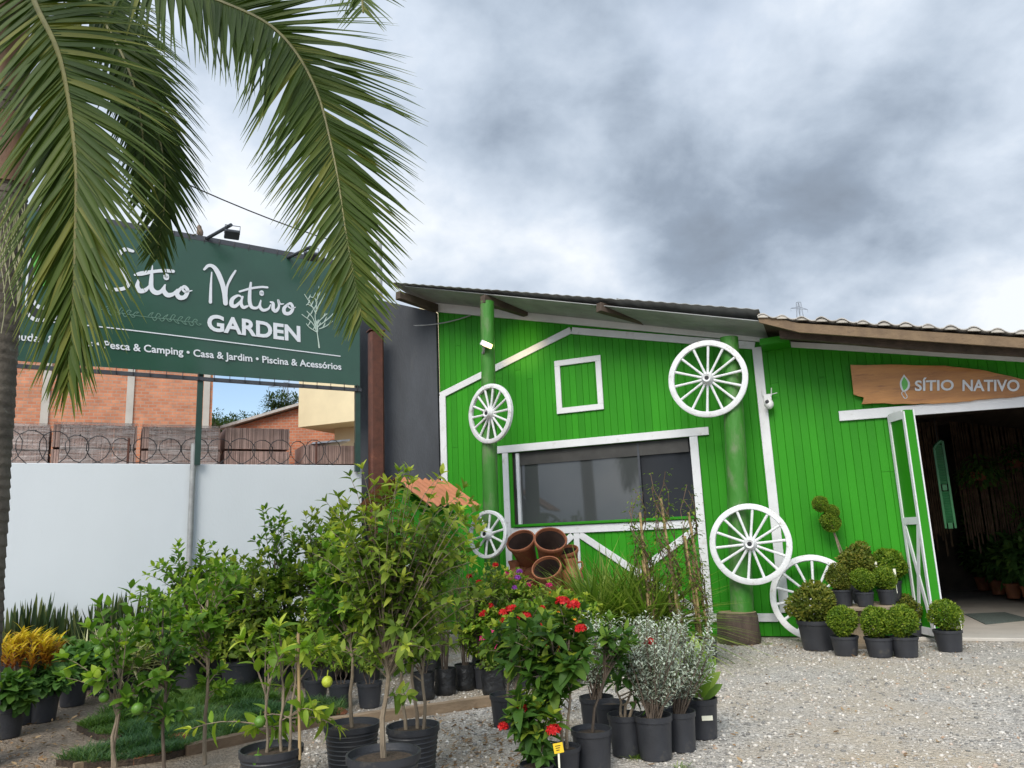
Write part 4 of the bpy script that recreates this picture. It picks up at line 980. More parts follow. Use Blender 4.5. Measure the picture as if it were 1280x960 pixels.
M_WRAPT = wrapmat()
tile_stack(-60, 62, 531, 'wrapped tile stack behind the palm trunk, partly hidden by it', seed=2)
tile_stack(67, 172, 531, 'grey plastic wrapped tile stack in front of the brick building columns', seed=1)
tile_stack(178, 276, 534, 'tile stack crossed by the dark sign post, wrapped in plastic', seed=3)
tile_stack(282, 362, 535, 'bare brown tile stack directly under the open blue sky gap', wrap=False, seed=4)
ls = tile_stack(380, 446, 556, 'low reddish tile stack topped with foil beside the rusty column', seed=6, wrap=False)
mb = MB(); s0, zt = wal(446, 551, -.75); mb.box((0, .3, zt - .03), (.72, .7, .03), Matrix.Rotation(R(-6), 3, 'Y')); mb.build('foil_sheet', mat('silver_foil', (.5, .52, .56), .3, .3, 8, .5, 20, metal=.4), ls)
# brick building behind
def plane_px(px, py, p0, ang):
    e_ = Vector((math.cos(R(ang)), math.sin(R(ang)))); nn = Vector((-e_.y, e_.x)); d = ray(px, py); t = Vector(p0[:2]).dot(nn) / Vector(d[:2]).dot(nn)
    return (Vector((d[0] * t, d[1] * t)) - Vector(p0[:2])).dot(e_), EYE + d[2] * t
p0 = D(262, 600, 25); ang = 24
bk = thing('brick_building', 'bare orange hollow-brick building with concrete columns behind the sign', 'building', (p0.x, p0.y, 0), R(ang))
top = 8.6; mb = MB(); mb.box((-9, 4, top / 2), (18, 8, top)); mb.build('wall', M_BRICK, bk)
for a_, b_ in ((52, 62), (158, 167), (254, 262)):
    s0, _ = plane_px(a_, 500, p0, ang); s1, _ = plane_px(b_, 500, p0, ang); mb = MB(); mb.box(((s0 + s1) / 2, 0, top / 2 + .01), (s1 - s0, .10, top + .04)); mb.build('column', M_CONC, bk)
mb = MB(); mb.box((-9, .0, top - .1), (18.06, .09, .3)); mb.build('ring_beam', M_CONC, bk)
# gabled brick house and cream building
p1 = D(372, 600, 34); ang1 = 8
gb = thing('brick_house', 'low brick house with a sloping roof edge far behind the tile stacks', 'house', (p1.x, p1.y, 0), R(ang1))
xa, za = plane_px(292, 534, p1, ang1); xb, zb = plane_px(374, 510, p1, ang1); xc = xb + 3.5; zc = zb + (zb - za) / (xb - xa) * 3.5
mb = MB(); mb.prism([(xa, 0), (xc, 0), (xc, zc), (xa, za)], 7); mb.build('wall', M_BRICKF, gb)
mb = MB(); mb._add([(xa - .5, -.35, za - .10), (xc, -.35, zc + .06), (xc, 7.2, zc + .06), (xa - .5, 7.2, za - .10), (xa - .5, -.35, za + .02), (xc, -.35, zc + .18), (xc, 7.2, zc + .18), (xa - .5, 7.2, za + .02)], [(0, 3, 2, 1), (4, 5, 6, 7), (0, 1, 5, 4), (1, 2, 6, 5), (2, 3, 7, 6), (3, 0, 4, 7)]); mb.build('roof', M_TILE, gb)
p2 = D(372, 600, 29); ang2 = -22
cb_ = thing('cream_building', 'cream rendered building with a jutting upper storey behind the wall', 'building', (p2.x, p2.y, 0), R(ang2))
_, zt = plane_px(373, 489, p2, ang2); _, zu = plane_px(373, 534, p2, ang2)
zt += 2.5
mb = MB(); mb.box((4, 4, (zt + zu) / 2), (8, 8, zt - zu)); mb.build('upper_storey', M_CREAM, cb_)
mb = MB(); mb.box((4.4, 4.9, zu / 2), (7.2, 7.4, zu)); mb.build('wall', M_CREAM, cb_)
mb = MB(); mb.box((4, 1.16, zu * .8), (1.0, .06, 1.3)); w_ = mb.build('window', M_STEELK, cb_)
# ------------------------------------------------------------------ small hut with an orange roof
hp = D(524, 700, 12.1); hut = thing('garden_hut', 'little green hut with orange corrugated roof half hidden by the tall citrus', 'hut', (hp.x, hp.y, 0), R(-32))
mb = MB(); mb.box((0, 0, 1.15), (.86, .9, 1.7)); mb.prism([(-.43, 2.0), (.43, 2.0), (0, 2.42)], .86, Matrix.Translation((0, -.43, 0))); mb.build('body', M_GREEN, hut)
mb = MB(); mb.box((.0, -.47, .85), (.07, .04, 1.0)); mb.box((.45, -.47, .85), (.07, .04, 1.0)); mb.box((.22, -.472, 1.3), (.5, .04, .07)); mb.box((.22, -.472, .4), (.5, .04, .07)); mb.build('white_trim', M_WHITE, hut)
for sgn in (-1, 1):
    mb = MB(); n = 48; vs = []; fs = []
    for k in range(n + 1):
        y = -.66 + 1.32 * k / n; w = .022 * math.cos(2 * math.pi * k / 6)
        for th in (0, .006): vs += [(sgn * .02, y, 2.56 + w + th + (.02 if sgn > 0 else 0)), (sgn * .70, y, 2.13 + w + th)]
    for k in range(n):
        a = k * 4; b_ = a + 4; fs += [(a, b_, b_ + 1, a + 1), (a + 2, a + 3, b_ + 3, b_ + 2), (a + 1, b_ + 1, b_ + 3, a + 3), (a, a + 2, b_ + 2, b_)]
    mb._add(vs, fs); mb.build('roof', M_ROOFOR, hut, True)

# ------------------------------------------------------------------ heap of clay pots
def clay(label, c, prof, tiltx, yaw, m, handle=0, nm='clay_pot', cat='clay pot'):
    t = thing(nm, label, cat, c, yaw, 'terracotta pots heaped below the shop window'); t.rotation_euler = (tiltx, 0, yaw)
    rr = random.Random(len(label)); ph = rr.random() * 6
    mb = MB(); mb.lathe(prof, 32, None, lambda a, z: .012 * math.sin(2 * a + ph + z * 3)); mb.build('body', m, t, True)
    zm = max(z for r, z in prof); ins = [(r - .003, z + .002) for r, z in prof if r > 0][-4:]; top_ = [q for q in ins if q[1] < zm * .97]
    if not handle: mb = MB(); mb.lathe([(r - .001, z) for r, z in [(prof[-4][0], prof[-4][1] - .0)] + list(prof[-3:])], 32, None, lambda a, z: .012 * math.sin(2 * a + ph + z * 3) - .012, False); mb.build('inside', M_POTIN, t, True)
    for q in range(handle):
        s = 1 if q == 0 else -1; zt = max(z for r, z in prof); h = zt
        mb = MB(); mb.tube([(s * .085, 0, h * .88), (s * .16, 0, h * .90), (s * .175, 0, h * .78), (s * .13, 0, h * .66)], .017, 8); mb.build('handle', m, t, True)
    return t
M_POTIN = mat('pot_inside_shade', (.035, .018, .013), .9, .4, 5)  # near-black colour stands in for the shade inside the pot mouths
def bucket(r, h, tk=.02): return [(.001, .0), (r * .62, 0), (r * .66, .02), (r * .8, h * .5), (r * .96, h * .86), (r * 1.04, h * .88), (r * 1.06, h * .97), (r * 1.02, h), (r * .95, h), (r * .92, h * .9), (r * .74, h * .5), (r * .58, .04), (.001, .035)]
def urn(r, h): return [(.001, 0), (r * .5, 0), (r * .62, .02), (r * .95, h * .35), (r, h * .48), (r * .86, h * .64), (r * .5, h * .76), (r * .48, h * .84), (r * .62, h * .97), (r * .6, h), (r * .5, h), (r * .4, h * .86), (r * .42, h * .76), (.001, h * .7)]
def fc(px, py, off): u, z = fac(px, py, off); return u, z
def potat(px, py, off, dz=0): u, z = fac(px, py, off); return facw(u, off, z - dz)
TW = R(FANG)
# a low plank bench carries the heap
bn = thing('plank_bench', 'low plank bench hidden under the heap of clay pots', 'bench', potat(686, 760, .95) * 1.0, TW); bn.location.z = 0
mb = MB(); mb.box((0, 0, .68), (1.25, .8, .05)); mb.build('top', M_WOOD, bn)
for sx in (-.5, .5):
    mb = MB(); mb.box((sx, 0, .3275), (.07, .6, .655)); mb.build('leg', M_WOOD, bn)
def seat(t, px, off, zb): u, z = fac(px, 700, off); t.location = facw(u, off, zb)
for args in [  # label, px, off, base z, profile, tilt, yaw, material, handles, name
    ('wide brown clay pot standing upright under the left tilted pot', 660, .70, .71, bucket(.22, .54), 0, TW, M_TERRAD, 0, 'clay_pot'),
    ('wide brown clay pot standing upright under the right tilted pot', 687, .70, .71, bucket(.23, .56), 0, TW, M_TERRAD, 0, 'clay_pot'),
    ('clay pot tipped toward the left on top of the heap', 660, .80, 1.24, bucket(.23, .46), R(42), TW + R(2), M_TERRAD, 0, 'clay_pot'),
    ('biggest clay pot on top of the heap, its wide mouth facing front', 687, .84, 1.22, bucket(.25, .50), R(44), TW + R(26), M_TERRAD, 0, 'clay_pot'),
    ('squat brown clay pot at the right shoulder of the heap', 713, .74, 1.02, bucket(.18, .42), R(24), TW, M_TERRAD, 0, 'clay_pot'),
    ('brown clay pot supporting the squat pot on the right of the heap', 714, .70, .71, bucket(.17, .32), 0, TW, M_TERRAD, 0, 'clay_pot'),
    ('orange clay pot lying tilted low at the front of the heap', 690, 1.16, .86, bucket(.22, .44), R(46), TW + R(4), M_TERRA, 0, 'clay_pot'),
    ('pale orange two tone clay jug with a looped handle', 714, 1.06, .71, urn(.18, .56), 0, TW + R(20), M_TERRA, 1, 'clay_jug'),
    ('dark clay jug with handle at the left end of the heap', 645, .86, .74, urn(.18, .52), R(6), TW, M_TERRAD, 1, 'clay_jug'),
    ('small pinkish clay bowl in front of the tilted orange pot', 688, 1.30, .71, bucket(.16, .26), R(10), TW, M_TERRA, 0, 'clay_pot'),
    ('small orange clay pot below the dark jug', 657, 1.10, .71, bucket(.15, .26), R(12), TW, M_TERRA, 0, 'clay_pot')]:
    t = clay(args[0], (0, 0, 0), args[4], args[5], args[6], args[7], args[8], args[9], 'clay jug' if args[8] else 'clay pot'); seat(t, args[1], args[2], args[3])

# ------------------------------------------------------------------ plants
UP = Vector((0, 0, 1))
def pot_part(root, rt, rb_, h, m=None, soil=None, rings=False):
    mb = MB()
    prof = [(rb_ * .9, 0), (rb_, .008)]
    if rings:
        for k in range(1, 9): z = h * k / 10; r = rb_ + (rt - rb_) * k / 10; prof += [(r, z - .006), (r + .004, z), (r, z + .006)]
    prof += [(rt * .975, h * .86), (rt * 1.03, h * .87), (rt * 1.04, h), (rt * .98, h), (rt * .95, h * .9), (rt * .94, h * .88), (.001, h * .86)]
    mb.lathe(prof, 26); o = mb.build('pot', m or M_BLACK, root, True)
    mb = MB(); mb.lathe([(rt * .945, h * .86), (rt * .6, h * .90), (.001, h * .91)], 20, None, lambda a, z: .02 * math.sin(5 * a)); mb.build('soil', soil or M_SOIL, root, True); return o
def bag_part(root, r, h, seed):
    rr = random.Random(seed); ph = [rr.random() * 6 for _ in range(4)]
    mb = MB(); mb.lathe([(r * .85, 0), (r * 1.0, .02), (r * 1.03, h * .25), (r * .97, h * .45), (r * 1.02, h * .65), (r * .97, h * .85), (r * 1.0, h), (r * .95, h), (r * .93, h * .9), (.001, h * .88)], 26, None,
                       lambda a, z: .03 * math.sin(3 * a + ph[0] + z * 14) + .02 * math.sin(7 * a + ph[1] - z * 30) + .014 * math.sin(z * 120 + a * 2 + ph[2]))
    mb.build('pot', M_BAG, root, True)
def perp(d, a):
    d = d.normalized(); x = d.cross(UP)
    x = x.normalized() if x.length > .05 else Vector((1, 0, 0)); y = x.cross(d)
    return x * math.cos(a) + y * math.sin(a)
def bez(p, q, r, t): return p * (1 - t) ** 2 + q * 2 * t * (1 - t) + r * t * t
DENS = 1.75
def crown(mb, lv, rr, trunk, ells, n, per, Ll, Lw, droop=.18, t0=.3, up=.25, spread=.9, tw=.006, tipset=4, young=.25, wild=.0, arch=.35, lowbias=.3, dens=1.0):
    """twigs from the trunk to points in the crown ellipsoids, leaves in spirals along the twigs"""
    zt = [p.z for p in trunk]; ends = []
    vol = [e[3] * e[4] * e[5] for e in ells]; tot = sum(vol); n = max(1, int(n * DENS * dens)); Lw *= 1.18
    for k in range(n):
        x = rr.random() * tot; i = 0
        while x > vol[i] and i < len(ells) - 1: x -= vol[i]; i += 1
        e = ells[i]
        while 1:
            v = Vector((rr.uniform(-1, 1), rr.uniform(-1, 1), rr.uniform(-1, 1)))
            if .25 < v.length < 1: break
        v *= (.55 + .45 * rr.random() ** .5) / max(v.length, .3) * min(1, v.length + .35)
        v *= 1 + rr.uniform(-wild, wild)
        tip = Vector((e[0] + v.x * e[3], e[1] + v.y * e[4], e[2] + v.z * e[5]))
        # where it leaves the trunk
        zb = zt[0] + (min(tip.z, zt[-1]) - zt[0]) * (lowbias + rr.random() * (.9 - lowbias))
        j = 0
        while j < len(trunk) - 2 and trunk[j + 1].z < zb: j += 1
        f = (zb - trunk[j].z) / max(1e-4, trunk[j + 1].z - trunk[j].z); p = trunk[j].lerp(trunk[j + 1], max(0, min(1, f)))
        ln = (tip - p).length; q = p.lerp(tip, .5) + Vector((rr.uniform(-.1, .1) * ln, rr.uniform(-.1, .1) * ln, arch * ln * (.4 + .5 * rr.random())))
        pts = [bez(p, q, tip, t / 5) for t in range(6)]
        mb.tube(pts, [tw * (1 - .7 * t / 5) for t in range(6)], 4, False)
        ends.append((tip, (pts[-1] - pts[-2]).normalized()))
        ph = rr.random() * 6; tb = rr.uniform(-.16, .16)
        for m_ in range(per):
            t = t0 + (1 - t0) * (m_ + rr.random() * .6) / per; t = min(t, 1)
            c = bez(p, q, tip, t); tg = (bez(p, q, tip, min(1, t + .05)) - bez(p, q, tip, t - .05)).normalized()
            rad = perp(tg, ph + m_ * 2.4 + rr.uniform(-.4, .4)); d = (tg * rr.uniform(.25, .6) + rad * spread + UP * up).normalized()
            s = rr.uniform(.65, 1.12); nn = UP * .8 + tg * .5 + Vector((rr.uniform(-.5, .5), rr.uniform(-.5, .5), rr.uniform(-.2, .3)))
            tint = .38 + tb + rr.uniform(-.22, .22) + (young if t > .85 else 0) * rr.random()
            if rr.random() < .025: tint = 1.0
            lv.add(c, d, nn, Ll * s, Lw * s * rr.uniform(.75, 1.15), droop * rr.uniform(-.2, 2.4), max(0, min(1, tint)))
        tg = ends[-1][1]; isy = rr.random() < .45
        for m_ in range(tipset):
            rad = perp(tg, ph + m_ * 6.283 / tipset); d = (tg * .9 + rad * .55).normalized(); s = rr.uniform(.5, .9)
            lv.add(tip, d, UP + rad * -.6, Ll * s, Lw * s * .85, droop * .6, max(0, min(1, .45 + tb + (young * 1.6 if isy else 0) + rr.uniform(-.12, .12))))
    return ends
def stem_path(b, t, rr, n=7, wob=.02):
    b, t = Vector(b), Vector(t); ph = rr.random() * 6; ph2 = rr.random() * 6
    return [b.lerp(t, k / n) + Vector((math.sin(k * 1.3 + ph), math.cos(k * 1.1 + ph2), 0)) * wob * math.sin(math.pi * k / n) for k in range(n + 1)]
def Zat(base, py, px=None):
    """height above the ground that shows at pixel row py for something standing at base"""
    px = px if px is not None else proj(base)[0]; return D(px, py, base.y).z
def proj(p):
    v = np.array([p[0], p[1], p[2] - EYE]); z = v @ _f; return 640 + FPX * (v @ _r) / z, 480 - FPX * (v @ _u) / z
def woody(name, label, cat, base, trunks, ells, n, per, Ll, Lw, lm, tpl='ovate', pot=None, bag=None, bark=None, r=.016, seed=1, group=None, fruits=(), flowers=None, **kw):
    """trunks: list of (base offset, top) local; ells local"""
    rr = random.Random(seed); t = thing(name, label, cat, base, 0, group)
    if pot: pot_part(t, *pot)
    if bag: bag_part(t, bag[0], bag[1], seed)
    z0 = (pot[2] * .85 if pot else bag[1] * .85 if bag else 0)
    mb = MB(); lv = Leaves(); ends = []
    for i, (b, tp) in enumerate(trunks):
        P = stem_path((b[0], b[1], z0), tp, rr, 7, r * 1.2); mb.tube(P, [r * (1 - .6 * k / 7) for k in range(8)], 7)
        el = ells if len(trunks) == 1 or len(ells) != len(trunks) else [ells[i]]
        ends += crown(mb, lv, rr, P[2:] if kw.get('lowbias', 0) else P[3:], el, n // len(trunks), per, Ll, Lw, **{k: v for k, v in kw.items()})
    mb.build('stem', bark or M_BARK, t, True); lv.build('foliage', LM[lm], t, tpl)
    for (fx, fy, fz, fr, m) in fruits:
        mb = MB(); mb.lathe([(.001, -fr), (fr * .5, -fr * .88), (fr * .85, -fr * .5), (fr, 0), (fr * .85, fr * .52), (fr * .45, fr * .9), (.001, fr * .97)], 16, Matrix.Translation((fx, fy, fz))); mb.tube([(fx, fy, fz + fr * .9), (fx + .005, fy, fz + fr + .035)], .0035, 4); mb.build('fruit', m, t, True)
    return t, ends
def E_(base, px, py, rx_px, ry_px, dy=0.0, rd=None):
    """crown ellipsoid centred at a pixel, at the depth of the plant, in local coordinates"""
    c = D(px, py, base.y + dy); k = (base.y + dy) / FPX
    return (c.x - base.x, c.y - base.y, c.z, rx_px * k, (rd if rd else rx_px * k * .9), ry_px * k)
def T_(base, px, py, dy=0.0): c = D(px, py, base.y + dy); return (c.x - base.x, c.y - base.y, c.z)
def fruit_at(base, px, py, r, m, dy=-.1): c = T_(base, px, py, dy); return (*c, r, m)
def flower_ball(t, c, r, n, m, ps, rr, name='flower_head', squash=.6):
    lv = Leaves()
    for k in range(n):
        v = Vector((rr.gauss(0, 1), rr.gauss(0, 1), abs(rr.gauss(0, .8)) + .1)).normalized(); j_ = rr.uniform(.7, 1.12); p = Vector(c) + Vector((v.x * r * j_, v.y * r * j_, v.z * r * squash * j_))
        a0 = rr.random() * 3; t_ = rr.random()
        for q in range(4):
            d = perp(v, a0 + q * 1.571) * .9 + v * .25; lv.add(p, d, v, ps, ps * .6, .2, t_ if rr.random() < .7 else rr.random())
    return lv.build(name, m, t, 'tiny')

# --- palm
pb = D(-40, 936, 6.5); pb.z = 0
palm = thing('palm_tree', 'tall ringed palm with long drooping fronds hanging over the sign', 'palm tree', pb)
def pl_(px, py, dep): c = D(px, py, dep); return Vector((c.x - pb.x, c.y - pb.y, c.z))
mb = MB(); path = catmull([tuple(v) for v in (Vector((0, 0, 0)), pl_(-17, 600, 6.5), pl_(7, 240, 6.5), pl_(10, 120, 6.5))], 150); pts = []; rad = []
for k, p in enumerate(path):
    pts.append(Vector(p)); h = p[2]; f = (h * 11 + .15 * math.sin(h * 5)) % 1
    rad.append(.166 + .05 * math.exp(-h * 1.4) + .011 * (1 - f) + .003 * math.sin(h * 7))
mb.tube(pts, rad, 20); mb.build('trunk', M_PALMT, palm, True)
mb = MB(); sh_ = [Vector(p) for p in catmull([tuple(pl_(10, 235, 6.5)), tuple(pl_(12, 120, 6.5)), tuple(pl_(16, -10, 6.5)), tuple(pl_(20, -60, 6.5))], 6)]
mb.tube(sh_, [.19 - .09 * k / len(sh_) + .012 * math.sin(k * 2) for k in range(len(sh_))], 14); mb.build('leaf_sheath', M_SHEATH, palm, True)
def frond(ctrl, n, Lmax, seed, up, W=.040, grav=.9, t0=.12, dark=0.0, dryp=.03, a0=38, a1=62, lm='palm'):
    rr = random.Random(seed); P = [Vector(p) for p in catmull([tuple(pl_(*c)) for c in ctrl], 14)]; N = len(P)
    mbs = MB(); mbs.tube(P, [.028 * (1 - .85 * k / N) + .003 for k in range(N)], 6)
    V = []; F = []; Tn = []
    cum = [0]
    for a, b in zip(P[:-1], P[1:]): cum.append(cum[-1] + (b - a).length)
    tot = cum[-1]
    def at(s):
        s *= tot; j = 0
        while j < N - 2 and cum[j + 1] < s: j += 1
        f = (s - cum[j]) / max(1e-6, cum[j + 1] - cum[j]); return P[j].lerp(P[j + 1], f), (P[j + 1] - P[j]).normalized()
    for k in range(n):
        s = t0 + (1 - t0) * (k + rr.random() * .35) / n; p, tg = at(min(.999, s))
        N_ = (Vector(up) - tg * Vector(up).dot(tg)).normalized(); S = tg.cross(N_)
        prof = (math.sin(math.pi * min(1, (s * .78 + .16))) ** .75); ll = Lmax * prof * rr.uniform(.88, 1.06)
        ang = R(a0 + (a1 - a0) * s + rr.uniform(-5, 5)) if True else 0
        for sg in (-1, 1):
            if rr.random() < .04: continue
            ang2 = R((a1 - (a1 - a0) * s) + rr.uniform(-6, 6)); d = (S * sg * math.sin(ang2) + tg * math.cos(ang2) + N_ * rr.uniform(-.02, .14)).normalized()
            q = p.copy(); nst = 7; st = ll / nst; nn = (N_ - d * N_.dot(d)).normalized(); b0 = len(V)
            tn = min(.8, max(0, .34 + rr.uniform(-.2, .2) - dark + .2 * s)); tw = rr.uniform(-.5, .5)
            dry = rr.random() < dryp
            for i in range(nst + 1):
                t = i / nst; w = W * (.55 + .45 * math.sin(math.pi * min(1, t * 1.5 + .15))) * (1 - t ** 2.2) + .0015
                x = d.cross(nn).normalized(); nn = x.cross(d).normalized()
                V += [q + x * w * .5 + nn * w * .22, q, q - x * w * .5 + nn * w * .22]; tt = .93 if dry else min(.9, tn + (.42 if t > .86 else 0)); Tn += [tt] * 3
                q = q + d * st; d = (d + Vector((0, 0, -1)) * grav * st * (.45 + t) + N_ * .0).normalized(); nn = (nn - d * nn.dot(d)).normalized(); nn = (nn + x * tw * .06).normalized()
            for i in range(nst):
                a = b0 + i * 3; F += [(a, a + 3, a + 4, a + 1), (a + 1, a + 4, a + 5, a + 2)]
    me = bpy.data.meshes.new('frond'); me.from_pydata([tuple(v) for v in V], [], F); me.update()
    at_ = me.color_attributes.new('tint', 'FLOAT_COLOR', 'POINT'); at_.data.foreach_set('color', np.repeat(np.array(Tn, dtype=np.float32), 4)); me.polygons.foreach_set('use_smooth', [True] * len(F))
    me.materials.append(LM[lm]); o = bpy.data.objects.new('frond', me); C.objects.link(o); o.parent = palm
    mbs.build('midrib', M_MIDRIB, o, True); return o
M_MIDRIB = mat('pale_midrib', (.17, .16, .05), .5, .25, 6)
frond([(28, -50, 6.5), (45, 5, 6.2), (76, 75, 6.0), (94, 190, 5.85), (94, 310, 5.85), (90, 420, 5.9), (88, 470, 5.95)], 150, 1.32, 1, (-.1, -1, .35), .055, .26, .06, -.0, .12, 15, 64)
frond([(28, -60, 6.5), (110, -60, 6.6), (200, -22, 6.6), (275, 2, 6.6), (345, 38, 6.55), (392, 105, 6.5), (418, 200, 6.45), (434, 300, 6.45), (452, 396, 6.5)], 185, 1.2, 2, (.2, -1, .25), .050, .22, .18, .02, .06, 32, 66)
frond([(28, -50, 6.6), (100, -40, 7.1), (160, 50, 7.4), (196, 160, 7.45), (206, 240, 7.4), (196, 320, 7.3)], 110, .92, 3, (.6, -.8, .2), .048, .5, .15, .2, .03, 22, 46)
frond([(28, -60, 6.5), (70, -50, 6.9), (125, 20, 7.0), (165, 100, 7.0), (180, 190, 7.0), (175, 250, 7.0)], 84, .75, 4, (.5, -.85, .2), .048, .5, .2, .25, .03, 22, 46)
frond([(28, -65, 6.5), (160, -150, 5.9), (330, -112, 5.4), (412, -62, 5.1), (448, -20, 5.0), (454, 16, 4.98)], 110, .95, 5, (.1, -1, .3), .022, .6, .3, .1, .03, 40, 60)
frond([(28, -60, 6.5), (-40, -90, 6.6), (-120, -20, 6.7), (-170, 120, 6.8), (-190, 280, 6.9)], 60, .95, 6, (-.6, -.6, .5), .042, .8, .15, 0, .04)
frond([(28, -60, 6.6), (60, -180, 7.6), (110, -200, 8.6), (170, -120, 9.4), (210, -10, 9.9)], 60, .9, 7, (.1, .5, .9), .04, .8, .15, .1, .04)
frond([(28, -60, 6.4), (0, -160, 5.4), (-30, -200, 4.4), (-80, -190, 3.6)], 60, .9, 8, (-.1, -.3, 1), .04, .8, .15, .1, .04)
mb = MB(); rr = random.Random(77)
for k in range(16):
    a = pl_(rr.uniform(2, 32), rr.uniform(240, 290), 6.3); L_ = rr.uniform(.5, 1.0); pts = [a + Vector((.03 * math.sin(i * .8 + k) + .012 * i, -.02 * i * .2, -L_ * i / 7)) for i in range(8)]; mb.tube(pts, .004, 4)
mb.build('hanging_fibre', mat('pale_fibre', (.33, .33, .2), .8, .2), palm)

# --- topiary balls: three foliage meshes, copied and scaled
def ball_foliage(name, R_, n, Ll, Lw, lm, seed, rough=.10, core=None):
    rr = random.Random(seed); lv = Leaves(); amp = [Vector((rr.gauss(0, 1), rr.gauss(0, 1), rr.gauss(0, 1))).normalized() for _ in range(14)]
    for k in range(n):
        v = Vector((rr.gauss(0, 1), rr.gauss(0, 1), rr.gauss(0, 1))).normalized()
        bump = sum(max(0, v.dot(a) - .86) * 7 * (1 if i % 3 else -1) for i, a in enumerate(amp)) * rough
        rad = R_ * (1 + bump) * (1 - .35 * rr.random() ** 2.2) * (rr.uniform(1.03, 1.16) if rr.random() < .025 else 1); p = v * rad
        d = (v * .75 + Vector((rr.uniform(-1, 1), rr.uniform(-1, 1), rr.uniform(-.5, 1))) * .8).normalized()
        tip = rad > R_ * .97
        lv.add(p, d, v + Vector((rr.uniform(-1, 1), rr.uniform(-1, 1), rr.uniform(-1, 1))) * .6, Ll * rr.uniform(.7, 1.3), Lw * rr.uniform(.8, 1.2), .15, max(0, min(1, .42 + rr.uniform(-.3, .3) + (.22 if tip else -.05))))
    return lv
topi = {}
def topiary(label, px, pyb, Rb, poth, potr, style='box', z0=0.0, loc=None, label_tag=None, gap=.02, seed=0):
    base = loc or G(px, pyb); t = thing('topiary', label, 'topiary', base, rnd.random() * 6, 'clipped potted shrubs round the cable spool')
    pot_part(t, potr, potr * .82, poth, None, M_SOILTAN)
    mb = MB(); mb.tube([(0, 0, poth * .85), (.005, 0, poth + Rb + gap)], .012, 7); mb.build('stem', M_BARKD, t, True)
    if style not in topi:
        lm, ll, n, rough = dict(box=('box', .034, 3200, .09), box2=('box', .035, 3200, .11), bronze=('boxb', .035, 3400, .15), wild=('boxb', .038, 3200, .24))[style]
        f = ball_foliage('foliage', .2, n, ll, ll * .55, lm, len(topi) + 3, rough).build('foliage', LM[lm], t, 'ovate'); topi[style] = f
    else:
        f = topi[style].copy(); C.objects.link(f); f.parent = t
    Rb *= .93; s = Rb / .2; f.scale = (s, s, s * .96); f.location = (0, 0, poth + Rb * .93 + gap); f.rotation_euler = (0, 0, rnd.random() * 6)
    if label_tag:
        mb = MB(); M_ = Matrix.Rotation(-t.rotation_euler.z, 4, 'Z'); a, b_, w = label_tag
        mb.box((Rb * .75, -Rb * .55, poth + .08), (.008, .003, .26)); mb.box((Rb * .75, -Rb * .555, poth + a), (w, .004, b_)); mb.v = [tuple(M_ @ Vector(v)) for v in mb.v]; mb.build('plant_tag', M_TAGW, t)
    return t
spb = G(1082, 806); spb = Vector((spb.x, spb.y + .12, 0)); SPZ = .52
spool = thing('cable_spool', 'upended wooden cable spool used as a stand for small topiary balls', 'cable spool', spb)
mb = MB(); mb.lathe([(.02, 0), (.52, 0), (.525, .004), (.525, .036), (.52, .04), (.02, .04)], 40); mb.build('lower_flange', M_SPOOL, spool, True)
mb = MB(); mb.lathe([(.25, .04), (.255, SPZ - .04)], 30); mb.build('core', M_SPOOL, spool, True)
mb = MB(); mb.lathe([(.02, SPZ - .04), (.52, SPZ - .04), (.525, SPZ - .036), (.525, SPZ - .004), (.52, SPZ), (.03, SPZ)], 40); mb.build('upper_flange', M_SPOOL, spool, True)
def on_spool(px, dy): c = D(px, 740, spb.y + dy); return Vector((c.x, c.y, SPZ + .001))
topiary('biggest bushy bronze-green shrub in a large black pot beside the leaning cart wheel', 1024, 812, .285, .38, .24, 'wild', gap=-.05, seed=1)
topiary('clipped green ball in black pot, first on the gravel after the biggest shrub', 1058, 819, .185, .235, .165, 'box')
topiary('clipped green ball in front of the spool core, second along the gravel row', 1101, 821, .185, .235, .165, 'box2')
topiary('clipped green ball on the gravel nearest to the foot of the open door', 1133, 821, .19, .24, .16, 'box')
topiary('lone green ball in a black pot on the right of the doorway edge', 1188, 814, .185, .26, .165, 'box2', label_tag=(.14, .1, .03))
topiary('bronze tinged ball in a black pot at the left edge of the spool top', 0, 0, .165, .22, .15, 'bronze', loc=on_spool(1051, -.16))
topiary('smallest light green ball at the front of the spool top', 0, 0, .155, .19, .118, 'box', loc=on_spool(1080, -.36))
topiary('green ball with a white tag at the right of the spool top', 0, 0, .155, .20, .118, 'box2', loc=on_spool(1108, -.22), label_tag=(.22, .10, .035))
topiary('wide rusty bronze shrub at the back of the spool top, above the small balls', 0, 0, .25, .32, .17, 'bronze', loc=on_spool(1076, .2), label_tag=(.20, .07, .09))
topiary('loose dark shrub at the back right of the spool top by the door', 0, 0, .23, .28, .15, 'box2', loc=on_spool(1114, .22))
topiary('low dark green ball half hidden behind the gravel row beside the door', 1140, 800, .18, .24, .16, 'wild')
